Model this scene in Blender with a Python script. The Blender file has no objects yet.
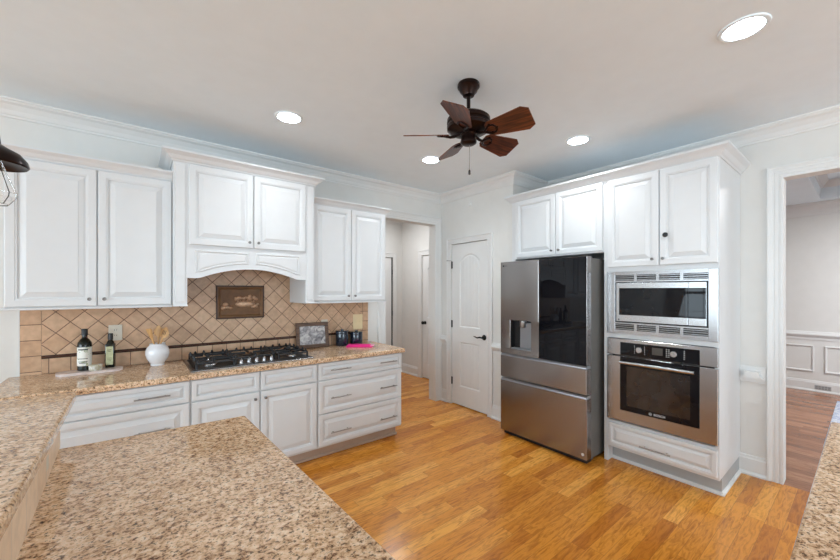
import bpy, bmesh, math, random
from mathutils import Matrix, Vector
random.seed(7)
SC = bpy.context.scene
COL = SC.collection
PI = math.pi

# ------------------------------------------------------------------ camera, world, lights, exposure
cam_d = bpy.data.cameras.new('camera')
cam = bpy.data.objects.new('camera', cam_d)
COL.objects.link(cam)
cam.location = (0, 0, 1.46)
cam.rotation_euler = (math.radians(90), 0, math.radians(-38.42))
cam_d.sensor_width = 36
cam_d.lens = 357.5 / 840 * 36
cam_d.shift_y = 10.5 / 840
cam_d.clip_start = 0.02
SC.camera = cam

SC.view_settings.view_transform = 'Standard'
SC.view_settings.look = 'None'
SC.view_settings.gamma = 1
SC.view_settings.use_curve_mapping = False
SC.view_settings.exposure = -0.34

world = bpy.data.worlds.new('sky')
SC.world = world
world.use_nodes = True
wn = world.node_tree.nodes
wbg = wn['Background']
sky = wn.new('ShaderNodeTexSky')
sky.sky_type = 'HOSEK_WILKIE'
sky.sun_direction = (-0.4, -0.5, 0.75)
sky.turbidity = 4
world.node_tree.links.new(sky.outputs[0], wbg.inputs[0])
wbg.inputs[1].default_value = 0.6


def area(name, loc, target, sx, sy, power, color=(1, 1, 1)):
    d = bpy.data.lights.new(name, 'AREA')
    d.shape = 'RECTANGLE'
    d.size, d.size_y = sx, sy
    d.energy = power
    d.color = color
    o = bpy.data.objects.new(name, d)
    COL.objects.link(o)
    o.location = loc
    v = Vector(target) - Vector(loc)
    o.rotation_euler = v.to_track_quat('-Z', 'Y').to_euler()
    return o


# daylight through the windows of the room, with added upward fill
DAY = (0.735, 0.89, 1.0)
for tz, k1, k2, k3, k4 in ((1.4, 38, 275, 8, 130), (6.0, 45, 165, 8, 95)):   # level skylight, then upward-tilted fill added to brighten the ceiling
    area('window_day_and_fill', (-5.57, 2.55, 1.4), (0, 2.55, tz), 1.3, 2.0, k1, DAY)
    area('window_day_and_fill', (-5.57, -1.0, 1.4), (0, -1.0, tz), 4.4, 2.0, k2, DAY)
    area('window_day_and_fill', (-2.75, -4.57, 1.4), (-2.75, 0, tz), 3.5, 2.0, k3, DAY)
    area('window_day_and_fill', (1.75, -4.57, 1.4), (1.75, 0, tz), 3.5, 2.0, k4, DAY)
area('dining_fill', (6.1, -1.0, 2.70), (6.1, -1.0, 0), 0.7, 0.7, 118, (0.97, 0.98, 1.0))  # unseen overhead fill added to light the dining room
area('hall_fill', (2.9, 4.5, 2.68), (2.9, 4.5, 0), 0.5, 0.5, 21, (.95, .97, 1))  # added overhead fill that brightens the hallway


# ------------------------------------------------------------------ materials
def new_mat(name):
    m = bpy.data.materials.new(name)
    m.use_nodes = True
    nt = m.node_tree
    return m, nt, nt.nodes['Principled BSDF']


def N(nt, t, **kw):
    n = nt.nodes.new(t)
    for k, v in kw.items():
        if k.startswith('i_'):
            n.inputs[int(k[2:])].default_value = v
        else:
            setattr(n, k, v)
    return n


def L(nt, a, b):
    nt.links.new(a, b)


def ramp(nt, stops, interp='LINEAR'):
    r = nt.nodes.new('ShaderNodeValToRGB')
    cr = r.color_ramp
    cr.interpolation = interp
    while len(cr.elements) < len(stops):
        cr.elements.new(0.5)
    for e, (p, c) in zip(cr.elements, stops):
        e.position = p
        e.color = (*c, 1)
    return r


def plain(name, col, rough=0.5, metal=0.0, var=0.04, scale=9, bump=0.0, bscale=60, stretch=None, spec=None, coat=0):
    m, nt, p = new_mat(name)
    tc = N(nt, 'ShaderNodeTexCoord')
    src = tc.outputs['Object']
    if stretch:
        mp = N(nt, 'ShaderNodeMapping')
        mp.inputs['Scale'].default_value = stretch
        L(nt, src, mp.inputs[0])
        src = mp.outputs[0]
    nz = N(nt, 'ShaderNodeTexNoise')
    nz.inputs['Scale'].default_value = scale
    nz.inputs['Detail'].default_value = 3
    L(nt, src, nz.inputs[0])
    a = tuple(max(0, c * (1 - var)) for c in col)
    b = tuple(min(1, c * (1 + var)) for c in col)
    r = ramp(nt, [(0.3, a), (0.7, b)])
    L(nt, nz.outputs[0], r.inputs[0])
    L(nt, r.outputs[0], p.inputs['Base Color'])
    p.inputs['Roughness'].default_value = rough
    p.inputs['Metallic'].default_value = metal
    if spec is not None:
        p.inputs['Specular IOR Level'].default_value = spec
    if coat:
        p.inputs['Coat Weight'].default_value = coat
        p.inputs['Coat Roughness'].default_value = 0.08
    if bump:
        nb = N(nt, 'ShaderNodeTexNoise')
        nb.inputs['Scale'].default_value = bscale
        L(nt, src, nb.inputs[0])
        bp = N(nt, 'ShaderNodeBump')
        bp.inputs['Strength'].default_value = bump
        bp.inputs['Distance'].default_value = 0.002
        L(nt, nb.outputs[0], bp.inputs['Height'])
        L(nt, bp.outputs[0], p.inputs['Normal'])
    return m


def emissive(name, col, strength):
    m, nt, p = new_mat(name)
    p.inputs['Base Color'].default_value = (*col, 1)
    p.inputs['Emission Color'].default_value = (*col, 1)
    p.inputs['Emission Strength'].default_value = strength
    return m


def glass(name, col=(1, 1, 1), rough=0.0):
    m, nt, p = new_mat(name)
    p.inputs['Base Color'].default_value = (*col, 1)
    p.inputs['Transmission Weight'].default_value = 1
    p.inputs['Roughness'].default_value = rough
    p.inputs['IOR'].default_value = 1.45
    return m


def granite_mat(name, dark=1.0):
    m, nt, p = new_mat(name)
    tc = N(nt, 'ShaderNodeTexCoord')
    mp = N(nt, 'ShaderNodeMapping')
    mp.inputs['Rotation'].default_value = (0, 0, 0.5)
    mp.inputs['Scale'].default_value = (1.0, 1.15, 1.0)
    L(nt, tc.outputs['Object'], mp.inputs[0])
    n1 = N(nt, 'ShaderNodeTexNoise')
    n1.inputs['Scale'].default_value = 62
    n1.inputs['Detail'].default_value = 5
    n1.inputs['Roughness'].default_value = 0.7
    n1.inputs['Distortion'].default_value = 0.35
    L(nt, mp.outputs[0], n1.inputs[0])
    r1 = ramp(nt, [(0.30, (0.06, 0.026, 0.014)), (0.375, (0.27, 0.135, 0.068)), (0.43, (0.58, 0.365, 0.21)),
                   (0.52, (0.80, 0.56, 0.365)), (0.66, (0.92, 0.75, 0.57))])
    L(nt, n1.outputs[0], r1.inputs[0])
    n2 = N(nt, 'ShaderNodeTexNoise')
    n2.inputs['Scale'].default_value = 105
    n2.inputs['Detail'].default_value = 3
    n2.inputs['Roughness'].default_value = 0.6
    L(nt, mp.outputs[0], n2.inputs[0])
    r2 = ramp(nt, [(0.38, (0.05, 0.03, 0.022)), (0.44, (1, 1, 1)), (1.0, (1, 1, 1))])
    L(nt, n2.outputs[0], r2.inputs[0])
    n3 = N(nt, 'ShaderNodeTexNoise')
    n3.inputs['Scale'].default_value = 9
    n3.inputs['Detail'].default_value = 2
    L(nt, mp.outputs[0], n3.inputs[0])
    r3 = ramp(nt, [(0.35, (0.86, 0.82, 0.78)), (0.65, (1.0, 1.0, 1.0))])
    L(nt, n3.outputs[0], r3.inputs[0])
    mx = N(nt, 'ShaderNodeMix', data_type='RGBA', blend_type='MULTIPLY')
    mx.inputs[0].default_value = 0.8
    L(nt, r1.outputs[0], mx.inputs[6])
    L(nt, r2.outputs[0], mx.inputs[7])
    mx2 = N(nt, 'ShaderNodeMix', data_type='RGBA', blend_type='MULTIPLY')
    mx2.inputs[0].default_value = 1.0
    L(nt, mx.outputs[2], mx2.inputs[6])
    L(nt, r3.outputs[0], mx2.inputs[7])
    mx3 = N(nt, 'ShaderNodeMix', data_type='RGBA', blend_type='MULTIPLY')
    mx3.inputs[0].default_value = 1.0
    mx3.inputs[7].default_value = (dark, dark, dark, 1)
    L(nt, mx2.outputs[2], mx3.inputs[6])
    L(nt, mx3.outputs[2], p.inputs['Base Color'])
    p.inputs['Roughness'].default_value = 0.09
    p.inputs['Specular IOR Level'].default_value = 0.36
    return m


def plank_mat(name, pal, w=0.083, length=0.95, along='x', rough=0.2):
    m, nt, p = new_mat(name)
    tc = N(nt, 'ShaderNodeTexCoord')
    sp = N(nt, 'ShaderNodeSeparateXYZ')
    L(nt, tc.outputs['Object'], sp.inputs[0])
    ax, ay = (sp.outputs[0], sp.outputs[1]) if along == 'x' else (sp.outputs[1], sp.outputs[0])

    def M(op, a, b=None):
        n = N(nt, 'ShaderNodeMath', operation=op)
        for i, v in enumerate((a, b)):
            if v is None:
                continue
            if isinstance(v, (int, float)):
                n.inputs[i].default_value = v
            else:
                L(nt, v, n.inputs[i])
        return n.outputs[0]
    rowf = M('DIVIDE', ay, w)
    row = M('FLOOR', rowf)
    wn1 = N(nt, 'ShaderNodeTexWhiteNoise', noise_dimensions='1D')
    L(nt, row, wn1.inputs['W'])
    colf = M('ADD', M('DIVIDE', ax, length), M('MULTIPLY', wn1.outputs[0], 7.3))
    colr = M('FLOOR', colf)
    cb = N(nt, 'ShaderNodeCombineXYZ')
    L(nt, row, cb.inputs[0])
    L(nt, colr, cb.inputs[1])
    wn2 = N(nt, 'ShaderNodeTexWhiteNoise', noise_dimensions='2D')
    L(nt, cb.outputs[0], wn2.inputs['Vector'])
    rp = ramp(nt, pal)
    L(nt, wn2.outputs[0], rp.inputs[0])
    # grain, shifted per board
    mp = N(nt, 'ShaderNodeMapping')
    mp.inputs['Scale'].default_value = (2.0, 13, 13) if along == 'x' else (13, 2.0, 13)
    ad = N(nt, 'ShaderNodeVectorMath', operation='ADD')
    L(nt, tc.outputs['Object'], ad.inputs[0])
    L(nt, wn2.outputs[1], ad.inputs[1])
    L(nt, ad.outputs[0], mp.inputs[0])
    nz = N(nt, 'ShaderNodeTexNoise')
    nz.inputs['Scale'].default_value = 3.0
    nz.inputs['Detail'].default_value = 8
    nz.inputs['Roughness'].default_value = 0.62
    nz.inputs['Distortion'].default_value = 1.6
    L(nt, mp.outputs[0], nz.inputs[0])
    rg = ramp(nt, [(0.32, (0.45, 0.36, 0.30)), (0.44, (0.74, 0.68, 0.62)), (0.56, (1.0, 1.0, 1.0)), (0.78, (1.0, 1.0, 1.0))])
    L(nt, nz.outputs[0], rg.inputs[0])
    mx = N(nt, 'ShaderNodeMix', data_type='RGBA', blend_type='MULTIPLY')
    mx.inputs[0].default_value = 0.85
    L(nt, rp.outputs[0], mx.inputs[6])
    L(nt, rg.outputs[0], mx.inputs[7])
    # joints between the boards
    fr = M('FRACT', rowf)
    e1 = M('ABSOLUTE', M('SUBTRACT', fr, 0.5))
    g1 = M('GREATER_THAN', e1, 0.5 - 0.0011 / w)
    e2 = M('ABSOLUTE', M('SUBTRACT', M('FRACT', colf), 0.5))
    g2 = M('GREATER_THAN', e2, 0.5 - 0.0011 / length)
    g = M('MAXIMUM', g1, g2)
    mg = N(nt, 'ShaderNodeMix', data_type='RGBA')
    L(nt, M('MULTIPLY', g, 0.5), mg.inputs[0])
    L(nt, mx.outputs[2], mg.inputs[6])
    mg.inputs[7].default_value = (0.10, 0.045, 0.015, 1)
    L(nt, mg.outputs[2], p.inputs['Base Color'])
    rr = N(nt, 'ShaderNodeMapRange')
    rr.inputs['To Min'].default_value = rough + 0.04
    rr.inputs['To Max'].default_value = rough - 0.02
    L(nt, nz.outputs[0], rr.inputs['Value'])
    L(nt, rr.outputs[0], p.inputs['Roughness'])
    bp = N(nt, 'ShaderNodeBump')
    bp.inputs['Strength'].default_value = 0.04
    bp.inputs['Distance'].default_value = 0.002
    L(nt, M('SUBTRACT', nz.outputs[0], g), bp.inputs['Height'])
    L(nt, bp.outputs[0], p.inputs['Normal'])
    return m


def tile_mat(name, size, ox, oz, diag, grout=(0.12, 0.062, 0.035), gw=0.0042, sizez=None, axes=(0, 2), pal=None):
    m, nt, p = new_mat(name)
    tc = N(nt, 'ShaderNodeTexCoord')
    sp = N(nt, 'ShaderNodeSeparateXYZ')
    L(nt, tc.outputs['Object'], sp.inputs[0])

    def M(op, a, b=None):
        n = N(nt, 'ShaderNodeMath', operation=op)
        for i, v in enumerate((a, b)):
            if v is None:
                continue
            if isinstance(v, (int, float)):
                n.inputs[i].default_value = v
            else:
                L(nt, v, n.inputs[i])
        return n.outputs[0]
    X = M('SUBTRACT', sp.outputs[axes[0]], ox)
    Z = M('SUBTRACT', sp.outputs[axes[1]], oz)
    if diag:
        U = M('MULTIPLY', M('ADD', X, Z), 0.70711)
        V = M('MULTIPLY', M('SUBTRACT', Z, X), 0.70711)
    else:
        U, V = X, Z
    uf = M('DIVIDE', U, size)
    vf = M('DIVIDE', V, sizez or size)
    cb = N(nt, 'ShaderNodeCombineXYZ')
    L(nt, M('FLOOR', uf), cb.inputs[0])
    L(nt, M('FLOOR', vf), cb.inputs[1])
    wn = N(nt, 'ShaderNodeTexWhiteNoise', noise_dimensions='2D')
    L(nt, cb.outputs[0], wn.inputs['Vector'])
    rp = ramp(nt, pal or [(0, (0.56, 0.35, 0.215)), (0.5, (0.61, 0.39, 0.245)), (1, (0.66, 0.435, 0.28))])
    L(nt, wn.outputs[0], rp.inputs[0])
    nz = N(nt, 'ShaderNodeTexNoise')
    nz.inputs['Scale'].default_value = 26
    nz.inputs['Detail'].default_value = 6
    L(nt, tc.outputs['Object'], nz.inputs[0])
    rn = ramp(nt, [(0.3, (0.82, 0.80, 0.78)), (0.7, (1.1, 1.1, 1.1))])
    L(nt, nz.outputs[0], rn.inputs[0])
    mx = N(nt, 'ShaderNodeMix', data_type='RGBA', blend_type='MULTIPLY')
    mx.inputs[0].default_value = 0.8
    L(nt, rp.outputs[0], mx.inputs[6])
    L(nt, rn.outputs[0], mx.inputs[7])
    eu = M('MULTIPLY', M('SUBTRACT', 0.5, M('ABSOLUTE', M('SUBTRACT', M('FRACT', uf), 0.5))), size)
    ev = M('MULTIPLY', M('SUBTRACT', 0.5, M('ABSOLUTE', M('SUBTRACT', M('FRACT', vf), 0.5))), sizez or size)
    e = M('MINIMUM', eu, ev)
    g = M('LESS_THAN', e, gw * 0.5)
    mg = N(nt, 'ShaderNodeMix', data_type='RGBA')
    L(nt, g, mg.inputs[0])
    L(nt, mx.outputs[2], mg.inputs[6])
    mg.inputs[7].default_value = (*grout, 1)
    L(nt, mg.outputs[2], p.inputs['Base Color'])
    p.inputs['Roughness'].default_value = 0.42
    bp = N(nt, 'ShaderNodeBump')
    bp.inputs['Strength'].default_value = 0.5
    bp.inputs['Distance'].default_value = 0.003
    h = N(nt, 'ShaderNodeMapRange')
    h.inputs['From Max'].default_value = gw * 1.6
    L(nt, e, h.inputs['Value'])
    L(nt, h.outputs[0], bp.inputs['Height'])
    L(nt, bp.outputs[0], p.inputs['Normal'])
    return m


def steel_mat(name, col, rough, axis='y'):
    m, nt, p = new_mat(name)
    tc = N(nt, 'ShaderNodeTexCoord')
    mp = N(nt, 'ShaderNodeMapping')
    mp.inputs['Scale'].default_value = (3, 3, 500) if axis == 'h' else (420, 420, 2)
    L(nt, tc.outputs['Object'], mp.inputs[0])
    nz = N(nt, 'ShaderNodeTexNoise')
    nz.inputs['Scale'].default_value = 1.0
    nz.inputs['Detail'].default_value = 2
    L(nt, mp.outputs[0], nz.inputs[0])
    r = ramp(nt, [(0.3, tuple(c * 0.99 for c in col)), (0.7, tuple(min(1, c * 1.01) for c in col))])
    L(nt, nz.outputs[0], r.inputs[0])
    L(nt, r.outputs[0], p.inputs['Base Color'])
    p.inputs['Metallic'].default_value = 1
    rr = N(nt, 'ShaderNodeMapRange')
    rr.inputs['To Min'].default_value = rough - 0.01
    rr.inputs['To Max'].default_value = rough + 0.015
    L(nt, nz.outputs[0], rr.inputs['Value'])
    L(nt, rr.outputs[0], p.inputs['Roughness'])
    return m


def wood_mat(name, c1, c2, scale=(1.5, 18, 18), rough=0.4):
    m, nt, p = new_mat(name)
    tc = N(nt, 'ShaderNodeTexCoord')
    mp = N(nt, 'ShaderNodeMapping')
    mp.inputs['Scale'].default_value = scale
    L(nt, tc.outputs['Object'], mp.inputs[0])
    nz = N(nt, 'ShaderNodeTexNoise')
    nz.inputs['Scale'].default_value = 3
    nz.inputs['Detail'].default_value = 5
    nz.inputs['Distortion'].default_value = 1.2
    L(nt, mp.outputs[0], nz.inputs[0])
    r = ramp(nt, [(0.35, c1), (0.65, c2)])
    L(nt, nz.outputs[0], r.inputs[0])
    L(nt, r.outputs[0], p.inputs['Base Color'])
    p.inputs['Roughness'].default_value = rough
    return m


def noise_picture(name, stops, scale, rough=0.4, metal=0.0, bump=0.0):
    m, nt, p = new_mat(name)
    tc = N(nt, 'ShaderNodeTexCoord')
    nz = N(nt, 'ShaderNodeTexNoise')
    nz.inputs['Scale'].default_value = scale
    nz.inputs['Detail'].default_value = 5
    nz.inputs['Distortion'].default_value = 1.5
    L(nt, tc.outputs['Object'], nz.inputs[0])
    r = ramp(nt, stops)
    L(nt, nz.outputs[0], r.inputs[0])
    L(nt, r.outputs[0], p.inputs['Base Color'])
    p.inputs['Roughness'].default_value = rough
    p.inputs['Metallic'].default_value = metal
    return m


WHITE = plain('cabinet_white_paint', (0.71, 0.715, 0.72), 0.33, var=0.012)
TRIM = plain('trim_white_paint', (0.75, 0.745, 0.73), 0.35, var=0.012)
WALL = plain('wall_greige_paint', (0.72, 0.705, 0.675), 0.75, var=0.015, bump=0.05, bscale=300)
CEIL = plain('ceiling_white_cool_tint', (0.83, 0.91, 0.96), 0.85, var=0.012, bump=0.05, bscale=250)  # blue tint in the white offsets warm light bounced off the floor
FLOOR = plank_mat('oak_plank_floor', [(0, (0.50, 0.165, 0.017)), (0.25, (0.63, 0.235, 0.026)), (0.75, (0.72, 0.290, 0.038)),
                                     (1, (0.84, 0.390, 0.070))], length=0.62)
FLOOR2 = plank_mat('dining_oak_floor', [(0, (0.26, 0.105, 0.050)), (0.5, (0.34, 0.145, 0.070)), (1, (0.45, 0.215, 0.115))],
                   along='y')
GRAN = granite_mat('tan_granite', 1.0)
TILE_D = tile_mat('diagonal_tan_tile', 0.105, 0.7425, 1.012, True)
TILE_S = tile_mat('square_tan_tile', 0.111, 0.297, 0.88, False, sizez=0.4)
TILE_B = tile_mat('border_tan_tile', 0.5, -5.0, 0.90, False, sizez=0.108)
TILE_R = tile_mat('riser_tan_tile', 0.15, 0.0, 0.5, False, sizez=0.6, axes=(1, 2), grout=(0.62, 0.50, 0.40), pal=[(0, (0.76, 0.54, 0.36)), (1, (0.86, 0.64, 0.45))])
LINER = plain('dark_brown_glazed_liner', (0.055, 0.022, 0.014), 0.25)
STEEL = steel_mat('brushed_stainless', (0.41, 0.405, 0.41), 0.24, 'h')
STEEL_V = steel_mat('brushed_stainless_upright', (0.46, 0.455, 0.46), 0.24, 'v')
FSTEEL = steel_mat('warm_dark_stainless', (0.31, 0.29, 0.28), 0.26, 'v')
FSIDE = plain('fridge_side_grey', (0.17, 0.16, 0.148), 0.45, 0.3)
NICKEL = plain('brushed_nickel', (0.36, 0.355, 0.35), 0.28, 1.0, stretch=(1, 1, 40))
DKNOB = plain('pewter_knob', (0.22, 0.21, 0.20), 0.3, 1.0)
BGLASS = plain('black_glass', (0.006, 0.006, 0.008), 0.015, var=0.02, spec=0.24)
OGLASS = plain('dark_oven_window', (0.022, 0.016, 0.014), 0.05, var=0.3, spec=0.6)
BLACK = plain('black_plastic', (0.012, 0.012, 0.013), 0.4)
IRON = plain('black_cast_iron', (0.012, 0.012, 0.014), 0.45, 0.2, bump=0.2, bscale=200)
BRONZE = plain('oil_rubbed_bronze', (0.022, 0.011, 0.009), 0.32, 0.75)
BLADE = wood_mat('walnut_fan_blade', (0.030, 0.008, 0.005), (0.17, 0.045, 0.016), (1.2, 16, 16), 0.38)
BLACKIRON = plain('black_door_hardware', (0.010, 0.010, 0.010), 0.35, 0.5)
TOE = plain('tan_toe_kick', (0.50, 0.36, 0.27), 0.5)
TOEG = plain('grey_toe_kick', (0.42, 0.44, 0.45), 0.45)
LED = emissive('lamp_glow', (0.88, 0.95, 1.0), 45)
PLASTIC_W = plain('white_plastic_plate', (0.66, 0.60, 0.50), 0.4)
PLASTIC_Y = plain('almond_plastic_plate', (0.82, 0.66, 0.40), 0.4)
CROCK = plain('white_glaze', (0.83, 0.82, 0.84), 0.12, var=0.01, coat=0.4)
SPOON = wood_mat('pale_beech', (0.50, 0.25, 0.085), (0.66, 0.38, 0.15), (14, 14, 1.5), 0.5)
MARBLE = noise_picture('pale_pink_marble', [(0.35, (0.58, 0.47, 0.43)), (0.6, (0.74, 0.64, 0.60))], 9, 0.25)
BOTTLE = plain('dark_green_bottle_glass', (0.006, 0.007, 0.003), 0.07, spec=0.4)
LABEL_1 = noise_picture('cream_olive_label', [(0.38, (0.80, 0.78, 0.72)), (0.56, (0.82, 0.80, 0.74)), (0.62, (0.22, 0.30, 0.08)), (0.68, (0.75, 0.73, 0.62))], 22, 0.5)
LABEL_2 = plain('sage_label', (0.50, 0.50, 0.30), 0.5, var=0.12, scale=40)
TIN = noise_picture('printed_tin', [(0.4, (0.72, 0.70, 0.66)), (0.55, (0.45, 0.40, 0.25)), (0.7, (0.72, 0.70, 0.66))], 40, 0.3)
NAVY = plain('navy_enamel', (0.010, 0.016, 0.032), 0.18, coat=0.5)
PINK = plain('hot_pink_cloth', (0.85, 0.02, 0.25), 0.7, var=0.08, bump=0.3, bscale=300)
PINKLT = plain('pale_pink_cloth', (0.85, 0.35, 0.48), 0.7, var=0.08)
BRASSY = plain('antique_bronze_plaque', (0.16, 0.070, 0.020), 0.55, 0.0, var=0.2, scale=25)
BRASS_D = plain('dark_bronze_edge', (0.045, 0.018, 0.008), 0.4, 0.4)
RELIEF = plain('polished_bronze_relief', (0.42, 0.25, 0.15), 0.35, 0.4, var=0.3, scale=50)
FRAMEW = wood_mat('weathered_brown_frame', (0.085, 0.045, 0.028), (0.17, 0.10, 0.065), (3, 20, 20), 0.6)
PICT = noise_picture('silver_landscape_print', [(0.3, (0.10, 0.09, 0.10)), (0.5, (0.36, 0.33, 0.33)), (0.62, (0.62, 0.58, 0.55)), (0.75, (0.25, 0.22, 0.22))], 16, 0.25)
CLEAR = glass('clear_glass', (1, 1, 1))
RUGM = noise_picture('blue_white_rug', [(0.42, (0.62, 0.64, 0.68)), (0.5, (0.20, 0.27, 0.45)), (0.58, (0.62, 0.64, 0.68))], 14, 0.9)
INK_SHADE = plain('black_print_and_gap_shade', (0.01, 0.01, 0.01), 0.8)  # flat black for print and slots, and for shade in door gaps
WHTXT = plain('silver_lettering', (0.75, 0.75, 0.75), 0.4)
DISPGREY = plain('dispenser_grey', (0.30, 0.31, 0.33), 0.3, 0.5)
LCD = plain('grey_display', (0.075, 0.07, 0.065), 0.15)


# ------------------------------------------------------------------ mesh helpers
WM = {}       # world matrix of every object made


def finish(name, bm, mat, parent=None, smooth=False, local=False):
    me = bpy.data.meshes.new(name)
    bmesh.ops.recalc_face_normals(bm, faces=bm.faces)
    if parent is not None and not local:
        bm.transform(WM[parent].inverted())
    bm.to_mesh(me)
    bm.free()
    mats = mat if isinstance(mat, (list, tuple)) else [mat]
    for q in mats:
        me.materials.append(q)
    if smooth:
        for f in me.polygons:
            f.use_smooth = True
        try:
            me.set_sharp_from_angle(angle=math.radians(38))
        except Exception:
            pass
    o = bpy.data.objects.new(name, me)
    COL.objects.link(o)
    if parent is not None:
        o.parent = parent
        WM[o] = WM[parent]
    else:
        WM[o] = Matrix.Identity(4)
    return o


def thing(name, label, cat, loc=(0, 0, 0), rot=None, group=None):
    o = bpy.data.objects.new(name, None)
    o.empty_display_size = 0.05
    COL.objects.link(o)
    o.location = loc
    m = Matrix.Translation(Vector(loc))
    if rot:
        o.rotation_euler = rot
        from mathutils import Euler
        m = m @ Euler(rot).to_matrix().to_4x4()
    WM[o] = m
    o['label'] = label
    o['category'] = cat
    if group:
        o['group'] = group
    return o


def tag(o, label, cat, group=None):
    o['label'] = label
    o['category'] = cat
    if group:
        o['group'] = group
    return o


def struct(name, bm, mat, label=None, smooth=False, parent=None):
    o = finish(name, bm, mat, parent, smooth)
    if parent is None:
        o['kind'] = 'structure'
        if label:
            o['label'] = label
    return o


def rebase(o, loc):
    """move the origin of a one-mesh thing to its base"""
    o.data.transform(Matrix.Translation(-Vector(loc)))
    o.location = loc
    WM[o] = Matrix.Translation(Vector(loc))
    return o


def BM():
    return bmesh.new()


def box(bm, x0, x1, y0, y1, z0, z1, bev=0.0, seg=1, M=None):
    x0, x1 = sorted((x0, x1)); y0, y1 = sorted((y0, y1)); z0, z1 = sorted((z0, z1))
    t = bmesh.new()
    bmesh.ops.create_cube(t, size=1)
    for v in t.verts:
        v.co = Vector(((x0 + x1) / 2 + v.co.x * (x1 - x0), (y0 + y1) / 2 + v.co.y * (y1 - y0), (z0 + z1) / 2 + v.co.z * (z1 - z0)))
    if bev:
        bmesh.ops.bevel(t, geom=list(t.edges), offset=bev, segments=seg, profile=0.5, affect='EDGES')
    if M is not None:
        t.transform(M)
    me = bpy.data.meshes.new('tmp')
    t.to_mesh(me); t.free()
    bm.from_mesh(me)
    bpy.data.meshes.remove(me)
    return bm


def lathe(bm, prof, seg=32, M=None, cap=True):
    """prof: (radius, z) list, revolved about z"""
    rings = []
    M = M or Matrix.Identity(4)
    for r, z in prof:
        if r < 1e-5:
            rings.append([bm.verts.new(M @ Vector((0, 0, z)))])
        else:
            rings.append([bm.verts.new(M @ Vector((r * math.cos(2 * PI * k / seg), r * math.sin(2 * PI * k / seg), z))) for k in range(seg)])
    for a, b in zip(rings, rings[1:]):
        if len(a) == 1 and len(b) == 1:
            continue
        for k in range(seg):
            k2 = (k + 1) % seg
            if len(a) == 1:
                bm.faces.new((a[0], b[k], b[k2]))
            elif len(b) == 1:
                bm.faces.new((a[k], b[0], a[k2]))
            else:
                bm.faces.new((a[k], b[k], b[k2], a[k2]))
    if cap:
        if len(rings[0]) > 1:
            bm.faces.new(rings[0])
        if len(rings[-1]) > 1:
            bm.faces.new(rings[-1])
    return bm


def tube(bm, pts, r, seg=10, cap=True):
    pts = [Vector(p) for p in pts]
    rings = []
    for i, p in enumerate(pts):
        d = (pts[min(i + 1, len(pts) - 1)] - pts[max(i - 1, 0)]).normalized()
        a = d.orthogonal().normalized() if i == 0 else (prev - d * prev.dot(d)).normalized()
        prev = a
        b = d.cross(a)
        rr = r[i] if isinstance(r, (list, tuple)) else r
        rings.append([bm.verts.new(p + rr * (math.cos(2 * PI * k / seg) * a + math.sin(2 * PI * k / seg) * b)) for k in range(seg)])
    for x, y in zip(rings, rings[1:]):
        for k in range(seg):
            bm.faces.new((x[k], x[(k + 1) % seg], y[(k + 1) % seg], y[k]))
    if cap:
        bm.faces.new(rings[0]); bm.faces.new(rings[-1])
    return bm


def frame_m(o, u, v, n):
    return Matrix(((u[0], v[0], n[0], o[0]), (u[1], v[1], n[1], o[1]), (u[2], v[2], n[2], o[2]), (0, 0, 0, 1)))


def FB(x, y, z):   # faces the room from the back (cooktop) wall: u = +x
    return frame_m((x, y, z), (1, 0, 0), (0, 0, 1), (0, -1, 0))


def FR(y, x, z):   # faces the room from the right wall: u = -y
    return frame_m((x, y, z), (0, -1, 0), (0, 0, 1), (-1, 0, 0))


def poly_rings(bm, M, loops, fill=True):
    """loops: list of (outline 2D list, depth); bridged one to the next, last one filled"""
    prev = None
    first = None
    for outline, d in loops:
        vs = [bm.verts.new(M @ Vector((a, b, d))) for a, b in outline]
        if prev:
            n = len(vs)
            for k in range(n):
                bm.faces.new((prev[k], prev[(k + 1) % n], vs[(k + 1) % n], vs[k]))
        else:
            first = vs
        prev = vs
    if fill:
        bm.faces.new(prev)
    return first


def rect(w, h, i, u0=0, v0=0):
    return [(u0 + i, v0 + i), (u0 + w - i, v0 + i), (u0 + w - i, v0 + h - i), (u0 + i, v0 + h - i)]


def raised_panel(bm, M, w, h, t=0.02, fr=0.055):
    f = min(fr, h * 0.27)
    g = min(1.0, h / 0.25)
    first = poly_rings(bm, M, [(rect(w, h, 0), 0), (rect(w, h, 0), t - 0.004), (rect(w, h, 0.004), t), (rect(w, h, f - 0.014 * g), t), (rect(w, h, f - 0.013 * g), t - 0.003),
                               (rect(w, h, f - 0.004 * g), t - 0.005), (rect(w, h, f - 0.002 * g), t - 0.013), (rect(w, h, f + 0.006 * g), t - 0.013),
                               (rect(w, h, f + 0.008 * g), t - 0.010), (rect(w, h, f + 0.034 * g), t - 0.003), (rect(w, h, f + 0.035 * g), t - 0.001)])
    bm.faces.new(list(reversed(first)))


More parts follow.
